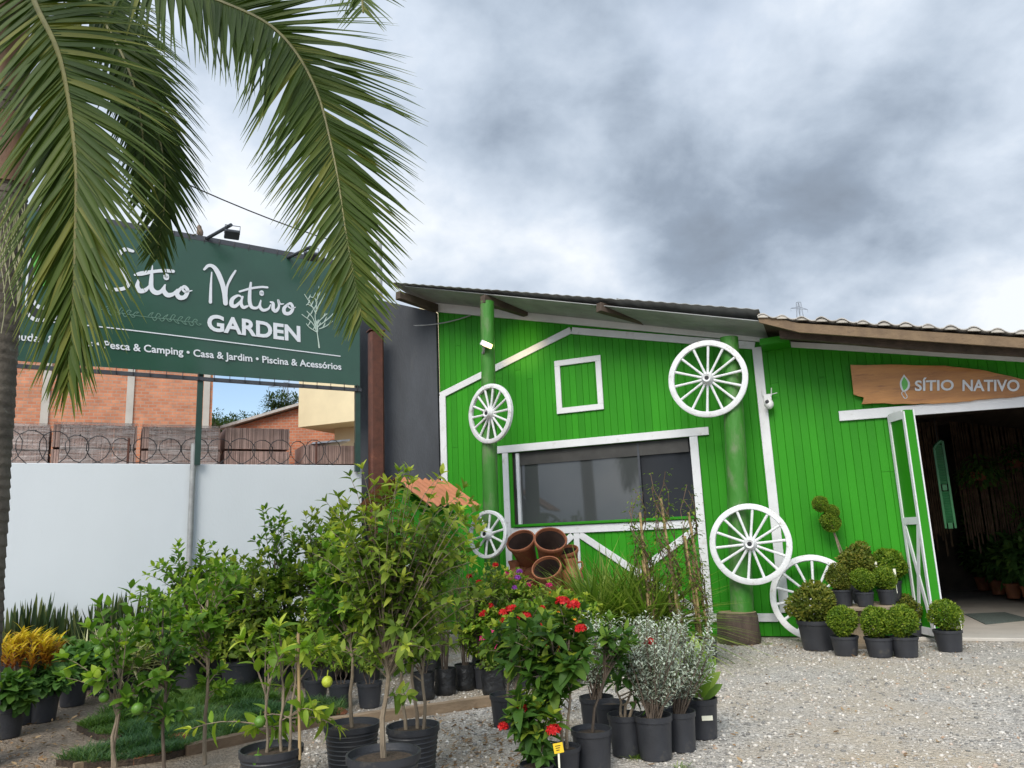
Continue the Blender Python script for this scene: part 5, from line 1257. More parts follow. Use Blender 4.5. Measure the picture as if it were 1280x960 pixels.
# pompon tree behind the spool
base = Vector((*(D(1045, 790, 11.35).xy), 0)); pt = thing('pompon_tree', 'slim pompon topiary with two small leafy balls on bare stems', 'topiary', base)
pot_part(pt, .17, .14, .26); mb = MB(); b1 = Vector(T_(base, 1025, 630)); b2 = Vector(T_(base, 1038, 652)); b3 = Vector(T_(base, 1052, 688))
mb.tube([Vector((0, 0, .22)), b3 + Vector((0, 0, -.15)), b2, b1], [.016, .014, .012, .010], 6); mb.tube([Vector((.02, 0, .22)), b3 + Vector((.03, 0, -.1)), b2 + Vector((.02, 0, -.08))], .009, 6); mb.build('stem', M_BARK, pt, True)
for c, r, q in ((b1, .105, 'box'), (b2, .135, 'box2'), (b2 + Vector((.03, -.02, .13)), .10, 'box')):
    f = topi[q].copy(); C.objects.link(f); f.parent = pt; f.location = c; f.scale = (r / .2,) * 3; f.rotation_euler = (0, 0, rnd.random() * 6)
# ------------------------------------------------------------------ nursery: young citrus and shrubs
CIT = 'young citrus trees and shrubs for sale'
# tall citrus in the middle of the picture
b = G(480, 1012)
woody('citrus_tree', 'tallest bushy citrus in a ribbed pot, reaching up to the hut roof', 'citrus tree', b, [((0, 0), T_(b, 482, 770))],
      [E_(b, 505, 640, 108, 50), E_(b, 465, 710, 75, 62), E_(b, 540, 710, 68, 62), E_(b, 488, 588, 34, 26), E_(b, 505, 790, 75, 55)], 120, 13, .092, .038, 'olive', 'ovate', (.225, .18, .33, None, None, True), None, None, .02, 11, CIT, up=.1, droop=.35, young=.4, wild=.32, lowbias=.35, dens=.74, tw=.0045)
b = G(440, 960)
woody('citrus_tree', 'slender single stemmed citrus in the wide black pot left of the tallest one', 'citrus tree', b, [((0, 0), T_(b, 437, 760))],
      [E_(b, 430, 735, 55, 55), E_(b, 420, 690, 35, 40), E_(b, 450, 790, 35, 30)], 46, 11, .10, .045, 'citrus', 'ovate', (.2, .165, .31, None, None, True), None, M_BARK, .016, 12, CIT, young=.3, lowbias=.5)
b = G(517, 966)
woody('citrus_tree', 'many stemmed dark citrus in the black pot right of the tallest one', 'citrus tree', b, [((-.05, 0), T_(b, 496, 790)), ((.03, .02), T_(b, 512, 760)), ((.08, -.02), T_(b, 530, 790))],
      [E_(b, 520, 760, 60, 50), E_(b, 545, 700, 42, 45), E_(b, 500, 800, 48, 40)], 54, 11, .10, .043, 'citrus', 'ovate', (.185, .15, .32, None, None, True), None, M_BARK, .014, 13, CIT, young=.35, lowbias=.45)
b = G(338, 1000)
t, _ = woody('lime_tree', 'small lime with glossy yellow-green leaves and three fruits, tied to a bamboo stake', 'lime tree', b, [((-.03, 0), T_(b, 335, 830)), ((.06, .02), T_(b, 352, 800)), ((.12, 0), T_(b, 372, 790))],
      [E_(b, 345, 830, 50, 50), E_(b, 385, 800, 45, 30), E_(b, 300, 905, 60, 25), E_(b, 400, 905, 45, 25), E_(b, 340, 780, 25, 20)], 36, 7, .125, .05, 'lime', 'ovate', (.2, .165, .32, None, None, True), None, M_BARK, .011, 14, CIT, young=.4, lowbias=.15, droop=.4, spread=.75, tipset=5, dens=.42,
      fruits=[fruit_at(b, 409, 852, .037, M_FRUITY), fruit_at(b, 325, 902, .038, M_FRUITG), fruit_at(b, 322, 951, .042, M_FRUITG, -.15)])
mb = MB(); q = Vector(T_(b, 373, 792, -.05)); mb.tube([(q.x + .02, q.y, .25), q], .010, 7); mb.build('stake', M_BAMBOO, t, True)
b = G(142, 992)
woody('lime_tree', 'pale trunked forked lime at the lower left with arching thin branches and green fruits', 'lime tree', b, [((0, 0), T_(b, 146, 868)), ((0, 0), T_(b, 150, 790))],
      [E_(b, 100, 830, 60, 22), E_(b, 148, 775, 45, 42), E_(b, 170, 850, 35, 30)], 28, 8, .11, .055, 'citrus', 'ovate', None, None, M_BARK, .017, 15, CIT, young=.15, lowbias=.6, arch=.2, tw=.005, dens=.45,
      fruits=[fruit_at(b, 124, 812, .036, M_FRUITG), fruit_at(b, 130, 872, .034, M_FRUITG), fruit_at(b, 172, 886, .042, M_FRUITG)])
b = G(206, 982)
woody('citrus_tree', 'thin dark stemmed citrus just right of the pale forked trunk', 'citrus tree', b, [((0, 0), T_(b, 204, 760))], [E_(b, 205, 800, 32, 60), E_(b, 195, 880, 40, 30)], 30, 9, .10, .045, 'dark', 'ovate', None, None, M_BARKD, .014, 16, CIT, young=.25, lowbias=.35, dens=.42)
b = G(256, 956)
woody('citrus_tree', 'young citrus with a straight grey-brown stem rising through the turf tray', 'citrus tree', b, [((0, 0), T_(b, 260, 750))], [E_(b, 262, 745, 48, 45), E_(b, 240, 790, 40, 30), E_(b, 268, 850, 22, 12)], 40, 10, .10, .045, 'citrus', 'ovate', None, None, M_BARK, .017, 17, CIT, young=.25, lowbias=.5, dens=.7)
for px, pyb, tr_top, ells, n, lm, lab, sd in [
    (236, 858, 740, [(250, 738, 72, 50), (235, 700, 40, 28), (290, 760, 45, 45)], 70, 'citrus', 'dense bushy citrus in a black pot against the wall, left of the pipe foot', 21),
    (300, 862, 760, [(318, 750, 50, 60), (300, 790, 60, 35)], 55, 'olive', 'mid green bushy citrus behind the lime fruits, low against the wall', 22),
    (345, 856, 700, [(348, 690, 34, 52), (340, 650, 16, 28), (352, 760, 42, 45)], 66, 'citrus', 'upright narrow citrus whose leafy tip stands out against the white wall', 23),
    (398, 858, 700, [(402, 680, 42, 55), (395, 740, 48, 45), (425, 650, 30, 28)], 66, 'olive', 'full citrus in front of the wall below the tile stacks with foil', 24),
    (455, 850, 740, [(460, 740, 55, 60), (500, 780, 50, 45)], 60, 'dark', 'dark leaved citrus filling the space behind the tallest tree', 25),
    (272, 852, 740, [(275, 735, 45, 45), (262, 790, 50, 35)], 55, 'olive', 'yellow-green citrus between the dense bushy one and the narrow upright one', 26),
    (428, 846, 720, [(432, 700, 40, 50), (440, 760, 45, 40)], 55, 'citrus', 'bushy citrus wedged between the wall and the slender single stem', 27),
    (200, 850, 760, [(200, 760, 40, 38), (180, 790, 35, 25)], 40, 'citrus', 'low citrus at the left end of the row, above the striped plants', 28)]:
    b = G(px, pyb)
    woody('citrus_shrub', lab, 'citrus shrub', b, [((-.03, 0), T_(b, px - 2, tr_top)), ((.06, .03), T_(b, px + 16, tr_top + 15))], [E_(b, *e) for e in ells + [(px + 4, 806, 50, 30)]], n + 14, 12, .115, .05, lm, 'ovate', (.23, .18, .34), None, M_BARKD, .018, sd, CIT, young=.4, lowbias=.15, up=.35)
b = G(392, 852); b.y += .3
t = thing('conifer_shrub', 'soft blue-green conifer shrub tucked behind the citrus leaves', 'shrub', b); pot_part(t, .16, .13, .26)
rr = random.Random(5); lv = Leaves(); mb = MB(); mb.tube([(0, 0, .2), (0, 0, 1.5)], [.018, .006], 6); mb.build('stem', M_BARKD, t)
for k in range(2600):
    z = .35 + rr.random() ** .8 * 1.35; rad = .36 * (1 - (z - .35) / 1.45) ** .6 * rr.random() ** .4; a = rr.random() * 6.28; v = Vector((math.cos(a), math.sin(a), 0)); lv.add(v * rad + Vector((0, 0, z)), v + UP * rr.uniform(.2, 1), UP, .10, .012, .2, rr.random() * .7)
lv.build('foliage', LM['dark'], t, 'tiny')
# small potted shrubs behind the plank
for px, pyb, lm, lab, sd in [(426, 884, 'lime', 'small light green shrub in a black pot, left of a pair behind the plank', 31), (462, 884, 'olive', 'small shrub in a black pot, right of a pair behind the plank', 32), (395, 878, 'lime', 'feathery small shrub in a low black pot beside the turf tray end', 33)]:
    b = G(px, pyb); woody('potted_shrub', lab, 'shrub', b, [((0, 0), (0, 0, .45)), ((.03, 0), (.08, 0, .42)), ((-.03, 0), (-.07, 0, .4))], [(0, 0, .55, .19, .19, .22)], 45, 10, .05, .016, lm, 'lance', (.125, .10, .24), None, M_BARKD, .006, sd, 'small potted shrubs', tw=.0025, lowbias=.1)
# needle-leaved shrubs in grow bags
BAGG = 'shrubs in black grow bags'
for px, pyb, h, lab, sd in [(530, 874, .5, 'small leafy seedling in the left end grow bag of the row', 41), (557, 868, 1.25, 'fine needle leaved shrub in a wrinkled grow bag, tall and olive brown', 42), (582, 862, 1.2, 'fine needle leaved shrub in the middle of the grow bag row', 43), (603, 850, 1.0, 'airy needle leaved shrub standing behind the pink flowered bag', 44), (541, 850, 1.3, 'tallest needle leaved shrub, behind the front grow bags', 45)]:
    b = G(px, pyb); t = thing('grow_bag_plant', lab, 'shrub', b, 0, BAGG); bag_part(t, .115, .27, sd); rr = random.Random(sd)
    lv = Leaves(); mb = MB()
    for k in range(16 if h > .6 else 8):
        a = rr.random() * 6.28; sp = rr.uniform(.05, .26); tp = Vector((math.cos(a) * sp, math.sin(a) * sp, .27 + h * rr.uniform(.55, 1))); p0_ = Vector((math.cos(a) * .03, math.sin(a) * .03, .24)); q = p0_.lerp(tp, .6) + Vector((-math.cos(a) * .03, -math.sin(a) * .03, .08))
        P = [bez(p0_, q, tp, i / 6) for i in range(7)]; mb.tube(P, [.004 * (1 - .7 * i / 6) + .001 for i in range(7)], 4, False)
        for m_ in range(60 if h > .6 else 22):
            tt = .15 + .85 * rr.random(); c = bez(p0_, q, tp, tt); d = perp(tp - p0_, rr.random() * 6.28) * .6 + (tp - p0_).normalized() * .8
            lv.add(c, d, UP, rr.uniform(.05, .10) if h > .6 else .07, .007 if h > .6 else .03, .25, rr.random())
    mb.build('stem', M_BARKD, t); lv.build('foliage', LM['fern' if h > .6 else 'olive'], t, 'lance')
# magenta flowered bag
def flowering(name, lab, b, h, w, lm, n, per, Ll, Lw, pot, bag, flowers, sd, group, tpl='ovate', r=.008, ns=4, **kw):
    rr = random.Random(sd); tr_ = []
    for k in range(ns):
        a = k * 6.28 / ns + rr.random(); tr_.append(((math.cos(a) * .03, math.sin(a) * .03), (math.cos(a) * w * .35, math.sin(a) * w * .35, h * rr.uniform(.6, .8))))
    t, ends = woody(name, lab, 'flowering shrub', b, tr_, [(0, 0, h * .66, w, w, h * .34)], n, per, Ll, Lw, lm, tpl, pot, bag, M_BARKD, r, sd, group, tw=.004, **kw)
    for (m, nf, rad, ps) in flowers:
        for k in range(nf):
            tip = max(rr.sample(ends, min(4, len(ends))), key=lambda e: e[0].z - e[0].y * .7)[0]; flower_ball(t, tip + Vector((0, -.02, .01)), rad, max(5, int(rad * 900)), m, ps, rr)
    return t
FLG = 'mixed flowering shrubs'
flowering('flowering_shrub', 'low magenta flowered shrub in a grow bag at the right end of the bag row', G(617, 868), .62, .17, 'olive', 26, 8, .06, .03, None, (.12, .26), [(M_PINK, 4, .03, .03)], 51, FLG)
for px, dep, top, w, lm, fl, lab, sd in [
    (606, 9.2, 700, .32, 'olive', [(M_RED, 3, .022, .03)], 'loose flowering shrub with a few small red blooms right of the needle shrubs', 52),
    (640, 9.7, 712, .34, 'lime', [(M_PURPLE, 3, .025, .03), (M_PINK, 2, .022, .03)], 'light green shrub with purple and pink blooms in front of the clay heap', 53),
    (678, 9.5, 728, .36, 'olive', [(M_ORANGE, 3, .02, .028), (M_PINK, 1, .03, .03)], 'shrub with small orange blooms right below the lowest clay pots', 54),
    (716, 9.4, 738, .30, 'lime', [(M_ORANGE, 5, .02, .028)], 'bright green shrub with orange blooms beside the ornamental grass', 55),
    (655, 8.9, 745, .32, 'citrus', [(M_RED, 4, .02, .03)], 'dense dark green flowering shrub behind the big red cluster', 56),
    (600, 9.0, 750, .30, 'lime', [(M_RED, 3, .02, .03)], 'small yellow-green shrub with reddish tips above the black bags', 57),
    (700, 8.9, 775, .28, 'olive', [(M_RED, 3, .02, .028)], 'low shrub with scattered red buds behind the red flowered bush', 58),
    (745, 9.2, 775, .24, 'citrus', [(M_ORANGE, 2, .02, .028)], 'small dark shrub between the red bush and the ornamental grass', 59)]:
    b = Vector((*D(px, 700, dep).xy, 0)); h = D(px, top, dep).z
    flowering('flowering_shrub', lab, b, h, w * 1.1, lm, 64, 10, .078, .034, (.15, .12, .25), None, fl, sd, FLG, lowbias=.1, young=.4)
# big red ixoras
IXG = 'red flowered bushes in black pots'
def ixora(lab, base, trunks, ells, n, pot, heads, sd, Ll=.13, Lw=.058, lm='ixora', tagpos=None):
    t, ends = woody('flowering_bush', lab, 'flowering bush', base, trunks, ells, n, 9, Ll, Lw, lm, 'ovate', pot, None, M_BARK, .012, sd, IXG, young=.2, lowbias=.2, up=.1, droop=.4, dens=.40, wild=.25)
    rr = random.Random(sd)
    for px, py, dy, rad in heads: flower_ball(t, T_(base, px, py, dy), rad * .98, int(26 + rad * 800), M_RED, .027, rr)
    if tagpos:
        c = Vector(T_(base, tagpos[0], tagpos[1], tagpos[2])); mb = MB(); mb.box(c, (.062, .004, .06), Matrix.Rotation(R(-8), 3, 'Y')); tg = mb.build('price_tag', M_TAGY, t)
        mb = MB(); mb.box(c + Vector((-.0, .004, -.12)), (.012, .003, .20)); mb.build('tag_stake', M_TAGW, tg)
        mb = MB()
        for k in range(3): mb.box(c + Vector((-.004, -.0035, .014 - k * .013)), (.034 - .006 * k, .001, .004), Matrix.Rotation(R(-8), 3, 'Y'))
        mb.build('tag_print', M_EMBK, tg)
    return t
b = G(636, 908)
ixora('large red flowered bush leaning left in a black pot at the plank end', b, [((0, 0), T_(b, 640, 800)), ((.05, 0), T_(b, 655, 790))], [E_(b, 640, 800, 38, 36), E_(b, 668, 785, 36, 32)], 40, (.155, .13, .27), [(641, 762, -.05, .055), (655, 771, -.1, .06), (630, 766, 0, .04)], 61)
b = G(705, 972)
ixora('tall leafy red flowered bush in front, its big dark leaves above a yellow price tag', b, [((0, 0), T_(b, 690, 800)), ((.03, 0), T_(b, 712, 790))], [E_(b, 692, 820, 52, 48), E_(b, 712, 780, 34, 30), E_(b, 665, 850, 30, 40)], 62, (.12, .10, .20), [(703, 752, 0, .045), (717, 757, -.05, .04), (726, 786, -.1, .03)], 62, .14, .064)
b = G(672, 985)
ixora('low red flowered bush at the bottom of the picture with a yellow tag in front', b, [((0, 0), T_(b, 675, 930)), ((.02, 0), T_(b, 668, 915))], [E_(b, 672, 925, 32, 32), E_(b, 655, 900, 20, 30)], 26, (.11, .09, .15), [(692, 913, -.15, .04), (629, 908, 0, .025), (652, 885, 0, .03)], 63, .12, .055, 'ixora', (698, 935, -.22))
b = G(784, 944)
ixora('sparse red flowered bush with thin dark stems between the two silver shrubs', b, [((0, 0), T_(b, 790, 840)), ((.03, 0), T_(b, 812, 830)), ((-.02, 0), T_(b, 770, 850))], [E_(b, 795, 815, 26, 30), E_(b, 770, 840, 20, 30), E_(b, 818, 850, 16, 28)], 20, (.125, .105, .29), [(812, 803, -.05, .035)], 64, .11, .045, 'dark')
b = G(742, 962); t = thing('potted_sapling', 'bare thin brown sapling in the black pot nearest the tall red bush', 'sapling', b); pot_part(t, .14, .12, .27)
rr = random.Random(9); mb = MB(); lv = Leaves(); tp = Vector(T_(b, 762, 790)); crown(mb, lv, rr, stem_path((0, 0, .22), tp, rr, 7, .03)[2:], [E_(b, 768, 800, 22, 26)], 9, 5, .11, .045, droop=.4)
mb.tube(stem_path((0, 0, .2), tp, random.Random(9), 7, .03), [.011 - .0008 * k for k in range(8)], 6); mb.build('stem', M_BARKD, t, True); lv.build('foliage', LM['dark'], t)
# silver shrubs
def silver(lab, b, pot, ells, n, sd):
    rr = random.Random(sd); t = thing('silver_shrub', lab, 'silver shrub', b, 0, 'silver leaved shrubs in black pots'); pot_part(t, *pot); mb = MB(); lv = Leaves()
    for k in range(n):
        e = ells[k % len(ells)]; a = rr.random() * 6.28; q = rr.random() ** .5
        tp = Vector((e[0] + e[3] * q * math.cos(a), e[1] + e[4] * q * math.sin(a), e[2] + e[5] * rr.uniform(-.25, 1.25) * (1 - .25 * q))); p0_ = Vector((rr.uniform(-.04, .04), rr.uniform(-.04, .04), pot[2] * .85))
        c_ = p0_.lerp(tp, .5) + Vector((rr.uniform(-.05, .05), rr.uniform(-.05, .05), .06)); P = [bez(p0_, c_, tp, i / 7) for i in range(8)]
        mb.tube(P, [.006 * (1 - .8 * i / 7) + .001 for i in range(8)], 5, False)
        for m_ in range(62):
            tt = .22 + .78 * (m_ + rr.random()) / 62; c = bez(p0_, c_, tp, tt); d = perp(tp - p0_, m_ * 2.4) * .9 + (tp - p0_).normalized() * .6
            lv.add(c + perp(tp - p0_, rr.random() * 6.28) * rr.random() * .04, d, UP + Vector((rr.uniform(-.5, .5), rr.uniform(-.5, .5), 0)), rr.uniform(.026, .042), rr.uniform(.011, .016), .15, max(0, min(1, .35 + rr.uniform(-.3, .3) + .3 * (tt > .85))))
    mb.build('stem', M_BARKD, t); lv.build('foliage', LM['silver'], t, 'lance'); return t
b = G(748, 915); silver('silver shrub with dark bare lower stems, left of the group behind the sapling', b, (.14, .12, .28), [E_(b, 745, 815, 36, 46)], 34, 71)
b = G(820, 948); silver('largest silver shrub in the front black pot, spreading wide', b, (.135, .115, .30), [E_(b, 828, 830, 46, 54), E_(b, 800, 815, 34, 42)], 46, 72)
b = G(853, 938); silver('silver shrub in the second pot from the broad leaved plant', b, (.115, .1, .28), [E_(b, 870, 825, 36, 46)], 30, 73)
b = G(838, 900); silver('silver shrub standing farthest back of the silver group', b, (.13, .11, .28), [E_(b, 820, 800, 40, 34)], 34, 74)
# broad leaved plant
b = G(880, 922); t = thing('broadleaf_plant', 'broad yellow-green leaved plant in a labelled black pot at the right end', 'plant', b); pot_part(t, .125, .105, .30); rr = random.Random(4); lv = Leaves()
for k in range(20):
    a = k * 2.4; el = .6 + .8 * k / 20; d = Vector((math.cos(a) * math.cos(el), math.sin(a) * math.cos(el), math.sin(el))); lv.add((0, 0, .28 + .012 * k), d, UP * .5 + Vector((-.15, -.8, 0)), rr.uniform(.2, .29), rr.uniform(.085, .115), rr.uniform(.05, .35), max(0, min(1, .4 + rr.uniform(-.3, .3))))
lv.build('foliage', LM['dracaena'], t, 'ovate', .35)
mb = MB(); mb.tube([(0, 0, .25), (0, 0, .5)], .02, 7); mb.build('stem', M_BARK, t)
mb = MB(); mb.box((.012, -.122, .17), (.085, .006, .035), ch=.001); mb.build('label', M_TAGW, t)
b = G(766, 925); t = thing('empty_pot', 'black nursery pot squeezed in behind the front row of pots', 'pot', b); pot_part(t, .125, .105, .29)
# ornamental grasses
def grass(lab, b, n, L_, lm, sd, pot, grp, w=.012, el0=.5, el1=1.45, dr=.6, name='ornamental_grass', tpl='blade', base_r=.05, cat='grass clump'):
    rr = random.Random(sd); t = thing(name, lab, cat, b, 0, grp); pot_part(t, *pot) if len(pot) == 3 else bag_part(t, pot[0], pot[1], sd); z = pot[-1] * .85; lv = Leaves()
    for k in range(n):
        a = rr.random() * 6.28; el = rr.uniform(el0, el1); d = Vector((math.cos(a) * math.cos(el), math.sin(a) * math.cos(el), math.sin(el))); q = rr.random() * base_r
        lv.add((math.cos(a) * q, math.sin(a) * q, z), d, UP * .9 - d * .3 + Vector((rr.uniform(-.3, .3), rr.uniform(-.3, .3), 0)), L_ * rr.uniform(.6, 1.1), w * rr.uniform(.7, 1.3), dr * rr.uniform(.2, 1.4) * math.cos(el) ** .5, rr.random())
    lv.build('foliage', LM[lm], t, tpl, .25); return t
for px, dep, top, lab, sd in [(742, 10.4, 698, 'dense arching ornamental grass right of the clay jug', 81), (776, 10.5, 700, 'arching ornamental grass in the middle under the white braces', 82), (806, 10.2, 705, 'arching ornamental grass touching the bamboo stakes', 83)]:
    b = Vector((*D(px, 700, dep).xy, 0)); grass(lab, b, 480, (D(px, top, dep).z - .25) * 1.16, 'grass', sd, (.2, .16, .3), 'ornamental grass clumps', .028, .55, 1.45, 1.1)
# climbers on bamboo stakes
for px, dep, top, lab, sd, lean in [(812, 10.0, 640, 'climbing vine on leaning bamboo stakes, left plant of the trellis trio', 91, -.12), (846, 9.9, 622, 'climbing vine on the tallest bamboo stake in the middle of the trellis trio', 92, -.15), (872, 10.0, 640, 'wispy climbing vine beside the white window upright, right of the trio', 93, -.08)]:
    b = Vector((*D(px, 700, dep).xy, 0)); h = D(px, top, dep).z; rr = random.Random(sd); t = thing('climbing_plant', lab, 'climber', b, 0, 'climbing plants on bamboo stakes'); pot_part(t, .15, .125, .3)
    for k in range(3):
        mb = MB(); mb.tube([(rr.uniform(-.07, .07), rr.uniform(-.05, .05), .2), (lean + rr.uniform(-.1, .1), rr.uniform(-.06, .06), h * (1 - .16 * k))], .017, 6); mb.build('stake', M_BAMBOO, t, True)
    mb = MB(); lv = Leaves()
    for k in range(16):
        ph = rr.random() * 6; P = [Vector((lean * i / 12 + .10 * math.sin(i * .8 + ph), .08 * math.cos(i * .8 + ph), .25 + (h * rr.uniform(.97, 1.0) - .25) * i / 12 * (.7 + .035 * k))) for i in range(13)]; mb.tube(P, .0045, 4, False)
        for p in P[2:]:
            for m_ in range(5):
                a = rr.random() * 6.28; d = Vector((math.cos(a), math.sin(a), rr.uniform(-.6, .5))); lv.add(p + d * rr.random() * .09, d, UP, rr.uniform(.035, .065), .024, .3, rr.random() * .8)
    mb.build('stem', mat('vine_stem', (.13, .08, .05), .8, .3), t); lv.build('foliage', LM['olive'], t, 'ovate')
# --- far left corner
rr = random.Random(8)
SAN = None
for k in range(13):
    s = -.35 + k * .30 + rr.uniform(-.05, .05)
    loc = walw(s, .38 + rr.uniform(-.05, .08), 0)
    if SAN is None:
        SAN = thing('snake_plant', 'stiff upright sword leaved plant in the row along the white wall', 'snake plant', loc, 0, 'snake plants along the white wall'); pot_part(SAN, .16, .13, .24); lv = Leaves(); r2 = random.Random(5)
        for q in range(34):
            a = r2.random() * 6.28; el = r2.uniform(1.15, 1.54); d = Vector((math.cos(a) * math.cos(el), math.sin(a) * math.cos(el), math.sin(el))); lv.add((math.cos(a) * .08, math.sin(a) * .08, .2), d, Vector((math.cos(a), math.sin(a), .1)), r2.uniform(.5, .88), r2.uniform(.045, .065), r2.uniform(-.05, .06), r2.random())
        lv.build('foliage', LM['sword'], SAN, 'sword', .35)
    else:
        c = copy_tree(SAN); c.location = loc; c.rotation_euler = (0, 0, rr.random() * 6.28); f = rr.uniform(.85, 1.12); c.scale = (1, 1, f)
# croton
b = G(22, 905); t = thing('croton', 'yellow and red croton bush at the left edge of the picture', 'croton', b); pot_part(t, .2, .16, .3); rr = random.Random(6); lv = Leaves(); mb = MB()
for k in range(44):
    a = rr.random() * 6.28; q = rr.random() ** .5 * .33; tp = Vector((math.cos(a) * q, math.sin(a) * q, .72 + .14 * (1 - q / .40) + rr.uniform(-.05, .04))); mb.tube([(0, 0, .25), tp * .6 + Vector((0, 0, .08)), tp], .006, 5)
    for m_ in range(17):
        d = perp(UP, m_ * 2.4) * rr.uniform(.2, .9) + UP * rr.uniform(.3, 1); lv.add(tp + Vector((0, 0, -.012 * m_)), d, UP, rr.uniform(.10, .17), .030, .35, max(0, min(1, 1.0 - .045 * m_ + rr.uniform(-.25, .1))))
mb.build('stem', M_BARKD, t); lv.build('foliage', LM['croton'], t, 'lance')
# broad leaved pots along the path
for px, pyb, top, w, lm, lab, sd in [(6, 922, 850, .22, 'dark', 'dark leafy plant in the nearest black pot at the left picture edge', 101), (52, 902, 832, .26, 'ficus', 'bright broad leaved plant with tall bare stems in a black pot by the path', 102), (90, 882, 812, .30, 'ficus', 'full broad leaved plant in the third black pot along the path', 103), (128, 868, 815, .24, 'ficus', 'drooping broad leaved plant at the turf end of the path row', 104), (62, 868, 800, .26, 'dark', 'dark shrub behind the path row, in front of the snake plants', 105)]:
    b = G(px, pyb); h = D(px, top, b.y).z
    woody('broadleaf_shrub', lab, 'leafy plant', b, [((-.03, 0), (-.08, 0, h * .7)), ((.03, 0), (.08, .02, h * .66))], [(0, 0, h * .78, w, w, h * .26)], 26, 8, .13, .085, lm, 'round', (.15, .12, .27), None, M_BARK, .009, sd, 'broad leaved plants along the path', lowbias=.3, droop=.4, young=.15)
for px, pyb, lab, sd in [(108, 862, 'cream striped grassy plant at the left end of the striped row', 111), (138, 866, 'cream striped grassy plant beside the turf corner', 112), (166, 858, 'cream striped grassy plant behind the forked lime trunk', 113), (196, 852, 'cream striped grassy plant near the big black citrus pot', 114)]:
    grass(lab, G(px, pyb), 170, .62, 'varieg', sd, (.13, .105, .22), 'cream striped plants in a row', .022, .4, 1.45, .8, 'striped_plant', base_r=.06)
b = G(170, 845); grass('tall dry cream striped plant leaning over the striped row', b, 110, .7, 'varieg', 118, (.13, .105, .3), 'cream striped plants in a row', .018, .5, 1.4, .4, 'striped_plant')
# --- turf trays, edging, plank
def turf(name, lab, poly, z0, th, lm, n, L_, W_, sd):
    P = [G(px, py, z0 + th) for px, py in poly]; mb = MB(); k = len(P)
    mb._add([(p.x, p.y, z0) for p in P] + [(p.x, p.y, z0 + th) for p in P], [tuple(range(k, 2 * k)), tuple(range(k))[::-1]] + [(i, (i + 1) % k, k + (i + 1) % k, k + i) for i in range(k)])
    o = mb.build(name, M_SOIL); tag(o, lab, 'turf', kind='stuff'); rr = random.Random(sd); lv = Leaves(); xs_ = [p.x for p in P]; ys_ = [p.y for p in P]; c = 0
    while c < n:
        x, y = rr.uniform(min(xs_), max(xs_)), rr.uniform(min(ys_), max(ys_)); ins = False; j = k - 1
        for i in range(k):
            if (P[i].y > y) != (P[j].y > y) and x < (P[j].x - P[i].x) * (y - P[i].y) / (P[j].y - P[i].y) + P[i].x: ins = not ins
            j = i
        if not ins: continue
        c += 1; a = rr.random() * 6.28; hh = .75 + .35 * math.sin(x * 9 + math.sin(y * 7) * 2) ; d = Vector((math.cos(a) * .6, math.sin(a) * .6, rr.uniform(.4, 1.1)))
        lv.add((x, y, z0 + th - .004), d, UP - d * .3, L_ * rr.uniform(.6, 1.2) * hh, W_, .35, max(0, min(1, .5 + .25 * math.sin(x * 5 + y * 3) + rr.uniform(-.4, .4))))
    lv.build('blades', LM[lm], o, 'lance'); return o
turf('turf_tray', 'light green turf patch behind the dark one, near the striped plants', [(96, 906), (150, 884), (215, 866), (330, 853), (352, 876), (250, 886), (180, 902), (150, 920), (120, 918)], .0, .05, 'turfl', 13000, .15, .009, 1)
turf('turf_tray', 'dark green fine leaved turf strip edged by bricks and old timber', [(70, 950), (140, 932), (178, 905), (252, 889), (354, 879), (428, 880), (425, 893), (330, 912), (262, 928), (205, 944), (160, 950), (110, 954)], .0, .045, 'turf', 16000, .14, .008, 2)
def plank(lab, a, b_, w, h, m, name='timber_plank', grp='old edging timbers', cat='timber'):
    a, b_ = Vector(a), Vector(b_); mb = MB(); n = 12; rr = random.Random(len(lab)); vs = []; d = (b_ - a); s = Vector((-d.y, d.x, 0)).normalized()
    for k in range(n + 1):
        c = a.lerp(b_, k / n); ww = w * (1 + rr.uniform(-.07, .07)); hh = h * (1 + rr.uniform(-.06, .06)); vs += [c - s * ww / 2, c + s * ww / 2, c + s * ww * .48 + Vector((0, 0, hh)), c - s * ww * .48 + Vector((0, 0, hh))]
    fs = [(3, 2, 1, 0), tuple(n * 4 + i for i in range(4))]
    for k in range(n):
        for i in range(4): fs.append((k * 4 + i, k * 4 + (i + 1) % 4, k * 4 + 4 + (i + 1) % 4, k * 4 + 4 + i))
    mb._add(vs, fs); return tag(mb.build(name, m), lab, cat, grp)
plank('long pale timber lying from the turf end to the red bush pot', G(404, 912), G(620, 881), .10, .09, M_WOOD)
plank('dark old timber edging the turf beside the lime tree', G(232, 944), G(402, 906), .09, .08, mat('old_dark_wood', (.14, .095, .06), .85, .35, 5, .4, 30, stretch=(.3, 1, 1)))
plank('short brown board at the front corner of the dark turf', G(92, 963), G(160, 948), .05, .05, M_WOOD)
plank('reddish broken board between the forked lime and the dark citrus stems', G(166, 956), G(214, 947), .05, .05, M_TERRAD)
rr = random.Random(14)
for px, py, lab in [(222, 930, 'small reddish stone at the turf edge by the grey-brown stem'), (330, 902, 'flat brown stone between turf and lime tree'), (420, 897, 'brown stone lump at the right end of the turf')]:
    mb = MB(); mb.lathe([(.001, 0), (.07, .01), (.09, .04), (.06, .08), (.001, .09)], 10, Matrix.Diagonal((1.3, .9, 1, 1)), lambda a, z: .12 * math.sin(3 * a + px) + .06 * math.sin(5 * a)); o = tag(mb.build('stone', M_TERRAD, None, False), lab, 'stone'); o.location = G(px, py)
